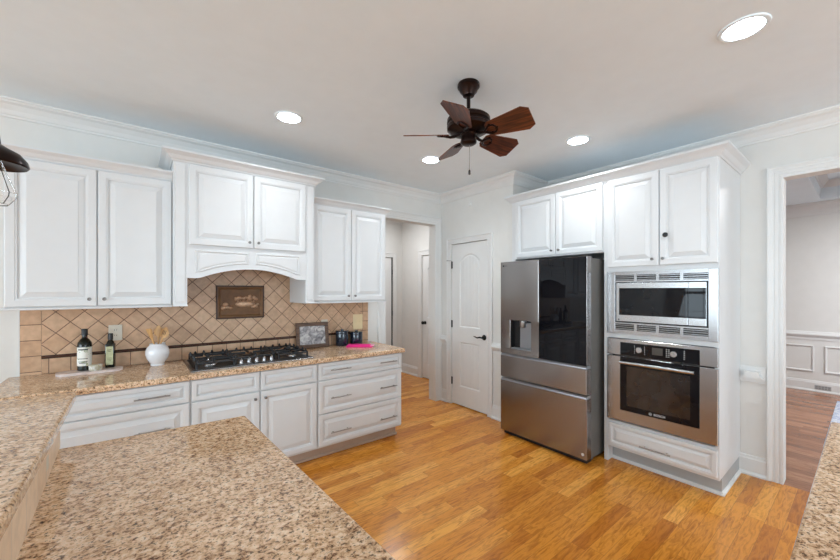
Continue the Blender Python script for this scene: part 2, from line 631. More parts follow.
def sweep(bm, path, prof, closed=False, right=True):
    """prof (out, z) carried along a plan path; out is to the right of travel"""
    P = [Vector((a, b)) for a, b in path]
    n = len(P)
    sgn = 1 if right else -1
    mit = []
    for i in range(n):
        ds = []
        if i > 0 or closed:
            ds.append((P[i] - P[i - 1]).normalized())
        if i < n - 1 or closed:
            ds.append((P[(i + 1) % n] - P[i]).normalized())
        ns = [Vector((d.y, -d.x)) * sgn for d in ds]
        m = sum(ns, Vector((0, 0))).normalized()
        m = m / max(0.2, m.dot(ns[0]))
        mit.append(m)
    rings = [[bm.verts.new((P[i].x + o * mit[i].x, P[i].y + o * mit[i].y, z)) for o, z in prof] for i in range(n)]
    k = len(prof)
    for i in range(n if closed else n - 1):
        a, b = rings[i], rings[(i + 1) % n]
        for j in range(k):
            bm.faces.new((a[j], a[(j + 1) % k], b[(j + 1) % k], b[j]))
    if not closed:
        bm.faces.new(rings[0]); bm.faces.new(list(reversed(rings[-1])))
    return bm


def prism(bm, pts, axis, a0, a1):
    """closed 2D outline extruded along an axis ('x','y','z')"""
    def mk(p, a):
        if axis == 'z':
            return (p[0], p[1], a)
        if axis == 'y':
            return (p[0], a, p[1])
        return (a, p[0], p[1])
    A = [bm.verts.new(mk(p, a0)) for p in pts]
    B = [bm.verts.new(mk(p, a1)) for p in pts]
    n = len(pts)
    for k in range(n):
        bm.faces.new((A[k], A[(k + 1) % n], B[(k + 1) % n], B[k]))
    bm.faces.new(A); bm.faces.new(list(reversed(B)))
    return bm


def text_mesh(name, s, size, M, mat, parent, depth=0.0006, spacing=1.0):
    c = bpy.data.curves.new('txt', 'FONT')
    c.body = s
    c.size = size
    c.extrude = depth
    c.space_character = spacing
    c.align_x = 'CENTER'
    c.align_y = 'CENTER'
    o = bpy.data.objects.new('txt', c)
    COL.objects.link(o)
    dg = bpy.context.evaluated_depsgraph_get()
    dg.update()
    me = bpy.data.meshes.new_from_object(o.evaluated_get(dg))
    bm = bmesh.new()
    bm.from_mesh(me)
    bm.transform(M)
    bpy.data.objects.remove(o)
    bpy.data.curves.remove(c)
    bpy.data.meshes.remove(me)
    return finish(name, bm, mat, parent)


# ================================================================== SETTING
CZ = 2.72          # ceiling
YB = 3.58          # back (cooktop) wall face
XP = 3.20          # pantry wall face
XR = 3.82          # right wall face
YW = YB - 0.0015   # backs of the things standing against it
YA = 2.41          # where the pantry wall ends
HX, HY = 3.75, 5.25    # hallway right and rear wall faces
DX = 7.70          # dining far wall

bm = BM(); box(bm, -5.7, XR, -4.7, 5.5, -0.06, 0.0)
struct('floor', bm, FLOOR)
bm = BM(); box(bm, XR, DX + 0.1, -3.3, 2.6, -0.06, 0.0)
struct('floor_dining', bm, FLOOR2)
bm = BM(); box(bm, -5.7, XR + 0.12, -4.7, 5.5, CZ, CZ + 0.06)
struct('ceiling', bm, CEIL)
# dining ceiling with a raised tray
TX0, TX1, TY0, TY1 = 4.9, 7.40, -2.6, 0.43
bm = BM()
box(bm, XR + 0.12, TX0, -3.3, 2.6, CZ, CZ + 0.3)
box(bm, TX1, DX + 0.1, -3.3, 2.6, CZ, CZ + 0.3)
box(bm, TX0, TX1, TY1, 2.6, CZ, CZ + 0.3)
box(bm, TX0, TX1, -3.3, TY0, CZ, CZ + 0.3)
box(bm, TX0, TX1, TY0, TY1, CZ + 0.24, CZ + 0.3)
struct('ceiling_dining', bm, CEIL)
bm = BM()
sweep(bm, [(TX0, TY0), (TX0, TY1), (TX1, TY1), (TX1, TY0)], [(0, CZ + 0.15), (0.02, CZ + 0.15), (0.08, CZ + 0.235), (0, CZ + 0.235)], closed=True)
struct('trim_1', bm, TRIM, 'white crown moulding inside the dining room tray ceiling')

# back wall, with the hallway opening
OX0, OX1, OZ = 2.31, 3.09, 2.325
bm = BM()
box(bm, -5.7, OX0, YB, YB + 0.12, 0, CZ)
box(bm, OX1, HX + 0.12, YB, YB + 0.12, 0, CZ)
box(bm, OX0, OX1, YB, YB + 0.12, OZ, CZ)
struct('wall_back', bm, WALL, 'greige kitchen wall behind the cooktop with a hallway opening')
# pantry wall and its return
DY0, DY1, DZ = 2.763, 3.377, 2.055
bm = BM()
box(bm, XP, XP + 0.1, DY1, YB, 0, CZ)
box(bm, XP, XP + 0.1, YA + 0.08, DY0, 0, CZ)
box(bm, XP, XP + 0.1, DY0, DY1, DZ, CZ)
box(bm, XP, XR, YA, YA + 0.08, 0, CZ)
struct('wall_pantry', bm, WALL, 'greige wall around the pantry door')
# right wall, with the dining opening
PY1, PY0, PZ = 0.408, -1.45, 2.31
bm = BM()
box(bm, XR, XR + 0.12, PY1, YA, 0, CZ)
box(bm, XR, XR + 0.12, -4.7, PY0, 0, CZ)
box(bm, XR, XR + 0.12, PY0, PY1, PZ, CZ)
struct('wall_right', bm, WALL, 'greige wall beside the oven tower with the dining opening')
# left wall and the wall behind the viewer, each with windows
bm = BM()
x0, x1 = -5.7, -5.5
for y0, y1, z0, z1 in [(-4.7, YB, 0, 0.4), (-4.7, YB, 2.4, CZ), (-4.7, -3.2, 0.4, 2.4), (1.2, 1.9, 0.4, 2.4), (3.2, YB, 0.4, 2.4)]:
    box(bm, x0, x1, y0, y1, z0, z1)
struct('wall_left', bm, WALL)
bm = BM()
for a, b, z0, z1 in [(-5.5, XR + 0.12, 0, 0.4), (-5.5, XR + 0.12, 2.4, CZ), (-5.5, -4.5, 0.4, 2.4), (-1.0, 0.0, 0.4, 2.4), (3.5, XR + 0.12, 0.4, 2.4)]:
    box(bm, a, b, -4.7, -4.5, z0, z1)
struct('wall_front', bm, WALL)


def window(nm, axis, c, a0, a1, nu, nv):
    bm = BM()
    z0, z1 = 0.4, 2.4
    def b(u0, u1, w0, w1, d=0.03):
        if axis == 'x':
            box(bm, c - d, c + d, u0, u1, w0, w1)
        else:
            box(bm, u0, u1, c - d, c + d, w0, w1)
    for i in range(nu + 1):
        u = a0 + (a1 - a0) * i / nu
        t = 0.035 if i in (0, nu) else 0.011
        b(max(a0, u - t), min(a1, u + t), z0, z1, 0.03 if t > 0.02 else 0.015)
    for i in range(nv + 1):
        z = z0 + (z1 - z0) * i / nv
        t = 0.035 if i in (0, nv, nv // 2) else 0.011
        b(a0, a1, max(z0, z - t), min(z1, z + t), 0.03 if t > 0.02 else 0.015)
    struct(nm, bm, TRIM)


window('window_1', 'x', -5.53, 1.9, 3.2, 3, 4)
window('window_2', 'x', -5.53, -3.2, 1.2, 10, 4)
window('window_3', 'y', -4.53, -4.5, -1.0, 8, 4)
window('window_4', 'y', -4.53, 0.0, 3.5, 8, 4)

# hallway shell
bm = BM(); box(bm, HX, HX + 0.1, YB + 0.12, 3.93, 0, CZ)
box(bm, HX, HX + 0.1, 4.674, HY, 0, CZ); box(bm, HX, HX + 0.1, 3.93, 4.674, 2.045, CZ)
box(bm, HX + 0.06, HX + 0.1, 3.93, 4.674, 0, 2.045)
struct('wall_hall_right', bm, WALL)
bm = BM(); box(bm, 1.4, 2.78, HY, HY + 0.1, 0, CZ); box(bm, 3.548, HX, HY, HY + 0.1, 0, CZ)
box(bm, 2.78, 3.548, HY, HY + 0.1, 2.045, CZ); box(bm, 2.78, 3.548, HY + 0.06, HY + 0.1, 0, 2.045)
struct('wall_hall_back', bm, WALL)
bm = BM(); box(bm, 1.3, 1.4, YB + 0.12, HY, 0, CZ)
struct('wall_hall_left', bm, WALL)

# dining room shell
bm = BM(); box(bm, DX, DX + 0.1, -3.3, 2.6, 0, CZ)
struct('wall_dining_far', bm, WALL)
bm = BM(); box(bm, XR + 0.12, DX, 2.5, 2.6, 0, CZ)
struct('wall_dining_left', bm, WALL)

# crown moulding of the kitchen
CROWN = [(0, CZ), (0, CZ - 0.105), (0.012, CZ - 0.105), (0.016, CZ - 0.092), (0.022, CZ - 0.088), (0.034, CZ - 0.062),
         (0.058, CZ - 0.034), (0.078, CZ - 0.024), (0.084, CZ - 0.014), (0.094, CZ - 0.012), (0.096, CZ - 0.001)]
CROWN = [(o, z) for o, z in CROWN]
bm = BM(); sweep(bm, [(-5.5, YB), (XP, YB), (XP, YA), (XR, YA), (XR, -4.5)], CROWN)
struct('trim_2', bm, TRIM, 'white crown moulding around the kitchen ceiling')
bm = BM(); sweep(bm, [(1.4, HY), (HX, HY), (HX, YB + 0.12)], [(o * 0.75, CZ - (CZ - z) * 0.75) for o, z in CROWN])
struct('trim_3', bm, TRIM, 'white crown moulding in the hallway')
bm = BM(); sweep(bm, [(XR + 0.12, 2.5), (DX, 2.5), (DX, -3.3)], [(o * 1.5, CZ - (CZ - z) * 1.6) for o, z in CROWN])
struct('trim_4', bm, TRIM, 'white crown moulding on the dining room wall')


# casings: fluted profile strips around an opening
def casing(nm, plane, axis, a0, a1, top, w, out, label, left=True, right=True, z0=0.0):
    """plane: wall face coordinate; axis 'x' = opening spans x on a y-plane, room at -out side"""
    bm = BM()
    prof = [(0, 0), (0, 0.014), (0.17, 0.014), (0.20, 0.009), (0.27, 0.009), (0.30, 0.013), (0.50, 0.013), (0.52, 0.010), (0.55, 0.013),
            (0.72, 0.013), (0.76, 0.017), (0.84, 0.017), (0.86, 0.022), (0.98, 0.022), (1.0, 0.019), (1.0, 0)]

    def pt(u, w_, d):
        return (u, plane - d, w_) if axis == 'x' else (plane - d, u, w_)
    rows = []
    for f, d in prof:
        o = f * w
        rows.append([bm.verts.new(pt(*q, d)) for q in ((a0 - o, z0), (a0 - o, top + o), (a1 + o, top + o), (a1 + o, z0))])
    for r1, r2 in zip(rows, rows[1:]):
        for k in range(3):
            bm.faces.new((r1[k], r1[k + 1], r2[k + 1], r2[k]))
    for k in (0, 3):
        bm.faces.new([r[k] for r in rows])
    return struct(nm, bm, TRIM, label)


casing('trim_5', YB, 'x', OX0, OX1, OZ, 0.104, 1, 'white casing of the hallway opening')
casing('trim_6', XP, 'y', DY0, DY1, DZ, 0.075, 1, 'white casing of the pantry door')
casing('trim_7', XR, 'y', PY0, PY1, PZ, 0.090, 1, 'white fluted casing of the dining opening')
casing('trim_8', HY, 'x', 2.78, 3.548, 2.045, 0.075, 1, 'white casing of the far hallway door')
casing('trim_9', HX, 'y', 3.93, 4.674, 2.045, 0.09, 1, 'white casing of the hallway side door')

BASE = [(0, 0), (0.028, 0), (0.028, 0.012), (0.018, 0.026), (0.015, 0.028), (0.015, 0.125), (0.009, 0.135), (0.007, 0.15), (0, 0.155)]


def baseboard(nm, path, label=None, prof=BASE):
    bm = BM(); sweep(bm, path, prof)
    return struct(nm, bm, TRIM, label)


baseboard('baseboard_right', [(XR, 0.70), (XR, PY1 + 0.09)])
baseboard('baseboard_back', [(2.10, YB), (OX0 - 0.104, YB)])
baseboard('baseboard_pantry', [(XP, YB - 0.001), (XP, DY1 + 0.075)])
baseboard('baseboard_pantry_right', [(XP, DY0 - 0.075), (XP, YA + 0.0)])
baseboard('baseboard_hall', [(3.623, HY), (HX, HY), (HX, 4.674 + 0.09)])
baseboard('baseboard_dining', [(DX, 2.5), (DX, -3.3)])

# chair rails
RAIL = [(0, 0.745), (0.010, 0.745), (0.012, 0.775), (0.030, 0.80), (0.038, 0.815), (0.038, 0.828), (0.022, 0.840), (0.012, 0.862), (0, 0.866)]
bm = BM()
box(bm, XR - 0.012, XR, 0.502, 0.655, 0.735, 0.862, 0.002)
prism(bm, [(0.512, 0.775), (0.645, 0.775), (0.622, 0.80), (0.622, 0.825), (0.535, 0.825), (0.535, 0.80)], 'x', XR - 0.055, XR - 0.012)
struct('trim_10', bm, TRIM, 'white chair rail stub between oven tower and dining opening')
bm = BM(); sweep(bm, [(XP, YB), (XP, DY1 + 0.075)], RAIL)
struct('trim_11', bm, TRIM, 'short white chair rail left of the pantry door')
bm = BM(); sweep(bm, [(XP, DY0 - 0.075), (XP, YA)], RAIL)
struct('trim_12', bm, TRIM, 'short white chair rail right of the pantry door')
bm = BM(); sweep(bm, [(DX, 2.5), (DX, -3.3)], [(o, z + 0.0) for o, z in RAIL])
struct('trim_13', bm, TRIM, 'white chair rail on the dining room wall')
# wainscot boxes on the dining wall
bm = BM()
y = 0.51
for k in range(-2, 4):
    ya = 0.51 - 0.70 * k
    M = FR(ya + 0.60, DX, 0.28)
    poly_rings(bm, M, [(rect(0.60, 0.385, 0), 0), (rect(0.60, 0.385, 0.004), 0.016), (rect(0.60, 0.385, 0.014), 0.018), (rect(0.60, 0.385, 0.026), 0.004), (rect(0.60, 0.385, 0.028), 0)], fill=False)
struct('trim_14', bm, TRIM, 'white wainscot frames under the dining chair rail')


# ------------------------------------------------------------------ doors
def arch_outline(u0, u1, v0, v1, rise, d, n=14):
    pts = [(u0 + d, v0 + d), (u1 - d, v0 + d)]
    if rise <= 0:
        return pts + [(u1 - d, v1 - d), (u0 + d, v1 - d)]
    a, b = u1 - d, u0 + d
    for k in range(n + 1):
        t = k / n
        u = a + (b - a) * t
        pts.append((u, v1 - d - rise + rise * math.sin(PI * t) ** 0.8))
    return pts


def plank_door_mesh(M, w, h, t, panels, beads=True):
    bm = BM()
    outer = [bm.verts.new(M @ Vector((a, b, t))) for a, b in rect(w, h, 0)]
    back = [bm.verts.new(M @ Vector((a, b, 0))) for a, b in rect(w, h, 0)]
    for k in range(4):
        bm.faces.new((back[k], back[(k + 1) % 4], outer[(k + 1) % 4], outer[k]))
    bm.faces.new(list(reversed(back)))
    edges = []
    for k in range(4):
        e = bm.edges.get((outer[k], outer[(k + 1) % 4])) or bm.edges.new((outer[k], outer[(k + 1) % 4]))
        edges.append(e)
    inner = []
    for (u0, u1, v0, v1, rise) in panels:
        vs = [bm.verts.new(M @ Vector((a, b, t))) for a, b in arch_outline(u0, u1, v0, v1, rise, 0)]
        inner.append(vs)
        for k in range(len(vs)):
            edges.append(bm.edges.new((vs[k], vs[(k + 1) % len(vs)])))
    bmesh.ops.triangle_fill(bm, use_beauty=True, edges=edges)
    for (u0, u1, v0, v1, rise), vs in zip(panels, inner):
        prev = vs
        for d, dep in [(0.004, t - 0.002), (0.014, t - 0.011), (0.022, t - 0.011), (0.032, t - 0.006)]:
            cur = [bm.verts.new(M @ Vector((a, b, dep))) for a, b in arch_outline(u0, u1, v0, v1, rise, d)]
            n = len(cur)
            for k in range(n):
                bm.faces.new((prev[k], prev[(k + 1) % n], cur[(k + 1) % n], cur[k]))
            prev = cur
        bm.faces.new(prev)
        if beads:
            nb = max(2, int((u1 - u0 - 0.064) / 0.055))
            for k in range(1, nb):
                uc = u0 + 0.032 + (u1 - u0 - 0.064) * k / nb
                tt = (uc - (u1 - 0.032)) / ((u0 + 0.032) - (u1 - 0.032))
                top = v1 - 0.032 - rise + (rise * math.sin(PI * tt) ** 0.8 if rise else 0) - 0.004
                box(bm, uc - 0.0022, uc + 0.0022, v0 + 0.036, top, t - 0.006, t - 0.0035, M=M)
    return bm


def hinge(parent, M, u, v):
    bm = BM()
    box(bm, u - 0.016, u + 0.014, v - 0.045, v + 0.045, 0.0, 0.004, M=M)
    tube(bm, [M @ Vector((u - 0.003, v - 0.048, 0.006)), M @ Vector((u - 0.003, v + 0.048, 0.006))], 0.007, 8)
    finish('hinge', bm, BLACKIRON, parent, True)


# pantry door
M = FR(DY1 - 0.004, XP + 0.045, 0.012)
W, H = DY1 - DY0 - 0.008, DZ - 0.018
bm = plank_door_mesh(M, W, H, 0.036, [(0.135, 0.475, 0.985, 1.905, 0.085), (0.135, 0.475, 0.235, 0.80, 0)])
d1 = struct('door_1', bm, TRIM, 'white two-panel pantry door with arched upper panel')
Mh = FR(DY1 - 0.002, XP + 0.006, 0)
for v in (1.79, 1.03, 0.30):
    hinge(d1, Mh, 0.0, v)
Ml = FR(2.83, XP + 0.009, 0.905)
bm = BM()
lathe(bm, [(0.0, 0.012), (0.02, 0.012), (0.03, 0.006), (0.033, 0.0)], 20, Ml)
tube(bm, [Ml @ Vector(p) for p in [(0, 0, 0.008), (0, 0, 0.045)]], 0.011, 10)
tube(bm, [Ml @ Vector(p) for p in [(0.008, 0, 0.048), (-0.03, 0.004, 0.05), (-0.065, -0.006, 0.05), (-0.10, 0.004, 0.05), (-0.125, 0.008, 0.047)]],
     [0.010, 0.010, 0.008, 0.007, 0.004], 10)
finish('lever_handle', bm, BLACKIRON, d1, True)
# hinge-pin door stop at the top hinge
bm = BM()
tube(bm, [(XP - 0.005, DY1, 1.845), (XP - 0.05, DY1 + 0.025, 1.845)], 0.004, 8)
tube(bm, [(XP - 0.05, DY1 + 0.025, 1.845), (XP - 0.058, DY1 + 0.03, 1.845)], 0.009, 8)
finish('door_stop', bm, NICKEL, d1, True)
bm = BM(); box(bm, XP + 0.09, XP + 0.1, DY0, DY1, 0, DZ)
finish('door_gap_shade', bm, INK_SHADE, d1)  # dark sheet behind the door, standing in for shade in its gaps

# far hallway door
M = FB(2.784, HY + 0.045, 0.012)
bm = plank_door_mesh(M, 0.742, 2.025, 0.036, [(0.12, 0.632, 1.0, 1.90, 0.10), (0.12, 0.632, 0.22, 0.82, 0)])
d2 = struct('door_2', bm, TRIM, 'white panelled door at the far end of the hallway')
Mh = FB(3.540, HY + 0.004, 0)
for v in (1.78, 1.06, 0.3):
    hinge(d2, Mh, 0.0, v)
bm = BM(); box(bm, 3.528, 3.548, HY + 0.004, HY + 0.059, 0.0, 2.04)
finish('hinge_gap_shade', bm, INK_SHADE, d2)  # black strip in place of the shade along the hinge side
# hallway side door
M = FR(4.670, HX + 0.045, 0.012)
bm = plank_door_mesh(M, 0.736, 2.025, 0.036, [(0.12, 0.616, 1.0, 1.90, 0.10), (0.12, 0.616, 0.22, 0.82, 0)])
d3 = struct('door_3', bm, TRIM, 'white panelled door on the right side of the hallway')
Mk = FR(4.60, HX + 0.009, 0.926)
bm = BM()
lathe(bm, [(0.0, 0.0), (0.030, 0.0), (0.028, 0.008), (0.011, 0.012), (0.011, 0.03), (0.024, 0.038), (0.029, 0.052), (0.024, 0.066), (0.0, 0.070)], 20, Mk)
finish('door_knob', bm, BLACKIRON, d3, True)


# ================================================================== CABINETS
def knob(parent, M, u, v, r=0.0115, mat=None, nm='knob'):
    bm = BM()
    Mk = M @ Matrix.Translation((u, v, 0))
    lathe(bm, [(0.0, 0.0), (r * 0.62, 0.0), (r * 0.45, 0.004), (r * 0.42, 0.012), (r * 0.9, 0.016), (r, 0.021), (r * 0.8, 0.026), (0.0, 0.028)], 16, Mk)
    return finish(nm, bm, mat or DKNOB, parent, True)


def cab_door(parent, M, w, h, kn=None, nm='door', fr=0.055):
    bm = BM()
    raised_panel(bm, M, w, h, 0.02, fr)
    d = finish(nm, bm, WHITE, parent)
    if kn:
        knob(d, M @ Matrix.Translation((0, 0, 0.0195)), kn[0], kn[1])
    return d


def pull(parent, M, u, v, w=0.19, dep=0.02):
    bm = BM()
    z = dep
    for s in (-1, 1):
        tube(bm, [M @ Vector((u + s * w * 0.36, v, z - 0.002)), M @ Vector((u + s * w * 0.36, v, z + 0.03))], 0.004, 8)
    tube(bm, [M @ Vector((u - w / 2, v, z + 0.03)), M @ Vector((u + w / 2, v, z + 0.03))], 0.0052, 10)
    return finish('handle', bm, NICKEL, parent, True)


CCROWN = [(0, 0), (0.006, 0), (0.010, 0.010), (0.018, 0.016), (0.032, 0.034), (0.050, 0.046), (0.056, 0.050), (0.056, 0.062), (0, 0.062)]


def cab_crown(parent, path, z, prof=CCROWN, s=1.0, sh=1.0):
    bm = BM()
    sweep(bm, path, [(o * s, z + q * sh) for o, q in prof])
    # lid closing the top of the moulding
    return finish('crown_moulding', bm, WHITE, parent)


YU = 3.25          # face of the wall cabinets
# ---- left wall cabinet
c = thing('upper_cabinet', 'white two-door wall cabinet left of the range hood, above the bottles', 'cabinet', (-0.21, YB, 1.337), group='wall cabinets beside the range hood')
bm = BM()
box(bm, -0.63, 0.209, YU, YW, 1.353, 2.29)
box(bm, -0.66, 0.209, YU - 0.012, YW, 1.337, 1.353, 0.003)
finish('body', bm, WHITE, c)
cab_door(c, FB(-0.622, YU, 1.358), 0.412, 0.91, (0.378, 0.045))
cab_door(c, FB(-0.203, YU, 1.358), 0.408, 0.91, (0.034, 0.045))
cab_crown(c, [(-0.63, YW), (-0.63, YU), (0.209, YU)], 2.277)
# ---- right wall cabinet
c = thing('upper_cabinet', 'white two-door wall cabinet right of the range hood, above the canisters', 'cabinet', (1.68, YB, 1.337), group='wall cabinets beside the range hood')
bm = BM()
box(bm, 1.269, 2.092, YU, YW, 1.353, 2.29)
box(bm, 1.269, 2.105, YU - 0.012, YW, 1.337, 1.353, 0.003)
finish('body', bm, WHITE, c)
cab_door(c, FB(1.288, YU, 1.362), 0.396, 0.905, (0.362, 0.045))
cab_door(c, FB(1.690, YU, 1.362), 0.394, 0.905, (0.034, 0.045))
cab_crown(c, [(1.269, YU), (2.092, YU), (2.092, YW)], 2.272)
# ---- range hood cabinet
YH = 3.15
c = thing('hood_cabinet', 'white range hood cabinet with arched valance above the cooktop', 'range hood', (0.74, YB, 1.345))
bm = BM()
box(bm, 0.21, 1.268, YH, YW, 1.70, 2.43)
finish('body', bm, WHITE, c)
for a, b in ((0.21, 0.295), (1.188, 1.268)):
    bm = BM()
    box(bm, a, b, YH, YB - 0.0105, 1.354, 1.6995)
    box(bm, a, b + (0.0 if a > 1 else 0.004), YH - 0.006, YB - 0.0105, 1.343, 1.354, 0.002)
    box(bm, a + 0.012, b - 0.012, YH - 0.006, YH, 1.375, 2.39, 0.003)
    finish('pilaster', bm, WHITE, c)
cab_door(c, FB(0.305, YH, 1.803), 0.442, 0.595, (0.412, 0.045))
cab_door(c, FB(0.755, YH, 1.803), 0.428, 0.595, (0.030, 0.045))


def arch_z(x, base, rise):
    t = (x - 0.74) / 0.4475
    return base + rise * math.sqrt(max(0, 1 - (abs(t) ** 2.2))) if abs(t) < 1 else base


bm = BM()
pts = [(0.293, 1.79), (1.190, 1.79)]
n = 40
for k in range(n + 1):
    x = 1.190 - (1.190 - 0.293) * k / n
    t = abs((x - 0.7415) / 0.37)
    z = 1.553 + 0.078 * (1 - min(1, t) ** 2)
    pts.append((x, z))
prism(bm, pts, 'y', YH - 0.004, YH + 0.018)
val = finish('valance', bm, WHITE, c)
for s in (-1, 1):
    def outl(d):
        a, b = (0.345 + d, 0.715 - d)
        top = 1.765 - d
        o = [(a, top), (b, top)]
        for k in range(11):
            x = b + (a - b) * k / 10
            t = abs((x - 0.7415) / 0.37)
            o.append((x, 1.553 + 0.078 * (1 - min(1, t) ** 2) + 0.042 + d))
        if s > 0:
            o = [(2 * 0.7415 - p, q) for p, q in reversed(o)]
        return o
    bm = BM()
    poly_rings(bm, FB(0, YH - 0.0035, 0), [(outl(0), 0), (outl(0.003), 0.006), (outl(0.010), 0.007), (outl(0.015), 0.002), (outl(0.030), 0.006)])
    finish('raised_panel', bm, WHITE, val)
bm = BM(); box(bm, 0.30, 1.186, YH + 0.03, YB - 0.02, 1.675, 1.70)
finish('filter_panel', bm, STEEL, c)
cab_crown(c, [(0.21, YW), (0.21, YH), (1.268, YH), (1.268, YW)], 2.405, s=1.25, sh=1.15)

# ---- base cabinets under the cooktop wall
YF = 2.942


def base_unit(label, x0, x1, toe=True):
    c = thing('base_cabinet', label, 'cabinet', ((x0 + x1) / 2, 3.25, 0), group='base cabinets under the cooktop worktop')
    bm = BM(); box(bm, x0, x1, YF, YB - 0.005, 0.105, 0.838)
    finish('body', bm, WHITE, c)
    bm = BM(); box(bm, x0, x1 - (0.02 if x1 > 2 else 0), YF + 0.07, YF + 0.085, 0, 0.105)
    box(bm, x0, x1 - (0.012 if x1 > 2 else 0), YF + 0.052, YF + 0.07, 0, 0.022, 0.004)
    finish('toe_kick', bm, TOE, c)
    return c


def drawer(c, x0, x1, z0, z1, pulls=(), pz=None):
    M = FB(x0, YF, z0)
    bm = BM(); raised_panel(bm, M, x1 - x0, z1 - z0, 0.02, 0.05 if z1 - z0 > 0.2 else 0.034)
    d = finish('drawer', bm, WHITE, c)
    for px_ in pulls:
        pull(d, M, px_ - x0, (pz if pz else (z0 + z1) / 2) - z0, dep=0.018)
    return d


c = base_unit('white base cabinet of drawers left of the cooktop, behind the peninsula', -0.66, 0.293)
drawer(c, -0.655, 0.286, 0.690, 0.833, (-0.45, 0.082))
drawer(c, -0.655, 0.286, 0.402, 0.682, (-0.45, 0.082))
drawer(c, -0.655, 0.286, 0.122, 0.394, (-0.45, 0.082))
c = base_unit('white two-door base cabinet directly below the cooktop', 0.293, 1.207)
drawer(c, 0.300, 0.742, 0.690, 0.833)
drawer(c, 0.752, 1.200, 0.690, 0.833)
cab_door(c, FB(0.300, YF, 0.122), 0.442, 0.558, (0.410, 0.51))
cab_door(c, FB(0.752, YF, 0.122), 0.448, 0.558, (0.032, 0.51))
c = base_unit('white three-drawer base cabinet at the right end beside the hallway', 1.207, 2.087)
drawer(c, 1.215, 2.080, 0.690, 0.833, (1.415, 1.915), 0.769)
drawer(c, 1.215, 2.080, 0.400, 0.680, (1.415, 1.915), 0.528)
drawer(c, 1.215, 2.080, 0.122, 0.392, (1.415, 1.915), 0.228)

# ---- worktop along the cooktop wall
bm = BM()
prism(bm, [(-0.672, YF - 0.037), (2.118, YF - 0.037), (2.118, YW), (-0.672, YW)], 'z', 0.840, 0.880)
bmesh.ops.bevel(bm, geom=[e for e in bm.edges], offset=0.008, segments=2, profile=0.5, affect='EDGES')
w = finish('granite_countertop', bm, GRAN)
tag(w, 'tan speckled granite worktop running along the cooktop wall', 'worktop')
rebase(w, (0.7, 3.25, 0.840))

# ---- tiled backsplash
bs = thing('tile_backsplash', 'tan tumbled tile backsplash laid diagonally behind the cooktop', 'backsplash', (0.72, YB, 0.88))
WM[bs] = Matrix.Identity(4)
bs.location = (0, 0, 0)
ys = YB - 0.010
bm = BM(); box(bm, -0.515, 1.975, ys, YW, 1.008, 1.3365)
box(bm, 0.2105, 1.2675, ys, YW, 1.3365, 1.6995)
finish('diagonal_field', bm, TILE_D, bs)
bm = BM(); box(bm, -0.515, 1.975, ys, YW, 0.8805, 0.984)
finish('square_row', bm, TILE_S, bs)
bm = BM(); box(bm, -0.617, -0.5165, ys, YW, 0.8805, 1.3365)
finish('border_column', bm, TILE_B, bs)
bm = BM(); box(bm, 1.9765, 2.072, ys, YW, 0.8805, 1.3365)
finish('border_column', bm, TILE_B, bs)
bm = BM()
prism(bm, [(YW, 0.984), (YB - 0.012, 0.984), (YB - 0.020, 0.990), (YB - 0.022, 0.996), (YB - 0.020, 1.002), (YB - 0.012, 1.008), (YW, 1.008)], 'x', -0.515, 1.975)
finish('liner_strip', bm, LINER, bs)
bm = BM(); box(bm, -0.627, -0.6175, YB - 0.011, YW, 0.8805, 1.3365)
finish('edge_strip', bm, TRIM, bs)

# ================================================================== RIGHT WALL UNITS
XF = 3.183
# ---- oven tower
c = thing('oven_tower_cabinet', 'tall white cabinet tower housing the microwave and wall oven', 'cabinet', (3.5, 1.04, 0))
TY_0, TY_1 = 0.655, 1.438
bm = BM()
XW = XR - 0.002
ta, tb = TY_0 + 0.025, TY_1 - 0.032
box(bm, XF, XW, TY_0, ta, 0.13, 2.42)          # right side
box(bm, XF + 0.09, XW, TY_0 + 0.006, ta, 0.0, 0.1299)
box(bm, XF, XW, tb, TY_1, 0.0, 2.42)           # left side, down to the floor
box(bm, XW - 0.02, XW, ta, tb, 0.13, 2.42)
box(bm, XF, XW - 0.02, ta, tb, 1.618, 2.42)
box(bm, XF, XW - 0.02, ta, tb, 1.062, 1.098)
box(bm, XF, XW - 0.02, ta, tb, 0.13, 0.360)
finish('body', bm, WHITE, c)
bm = BM()
box(bm, XF + 0.088, XF + 0.0899, TY_0 + 0.004, TY_1 - 0.032, 0, 0.1299)
box(bm, XF + 0.09, XR - 0.002, TY_0 + 0.004, TY_0 + 0.0058, 0, 0.1299)
finish('toe_kick', bm, TOEG, c)
bm = BM()
sweep(bm, [(XF + 0.09, TY_1 - 0.032), (XF + 0.09, TY_0 + 0.006), (XR - 0.002, TY_0 + 0.006)], [(0, 0), (0.018, 0), (0.018, 0.010), (0.008, 0.022), (0, 0.024)])
finish('shoe_moulding', bm, TRIM, c)
M1 = FR(1.400, XF, 1.657)
cab_door(c, M1, 0.380, 0.735, (0.340, 0.048))
M2 = FR(1.012, XF, 1.657)
d = cab_door(c, M2, 0.350, 0.735, (0.024, 0.048))
k = knob(d, M2 @ Matrix.Translation((0, 0, 0.0195)), 0.042, 0.226, 0.019, BLACK, 'round_catch')
k['label'] = 'round black catch'
M3 = FR(1.396, XF, 0.152)
bm = BM(); raised_panel(bm, M3, 0.732, 0.188, 0.02, 0.036)
d = finish('drawer', bm, WHITE, c)
pull(d, M3, 0.356, 0.066, 0.21)
cab_crown(c, [(XF, TY_1), (XF, TY_0), (XR - 0.002, TY_0)], 2.392, s=1.15, sh=1.25)

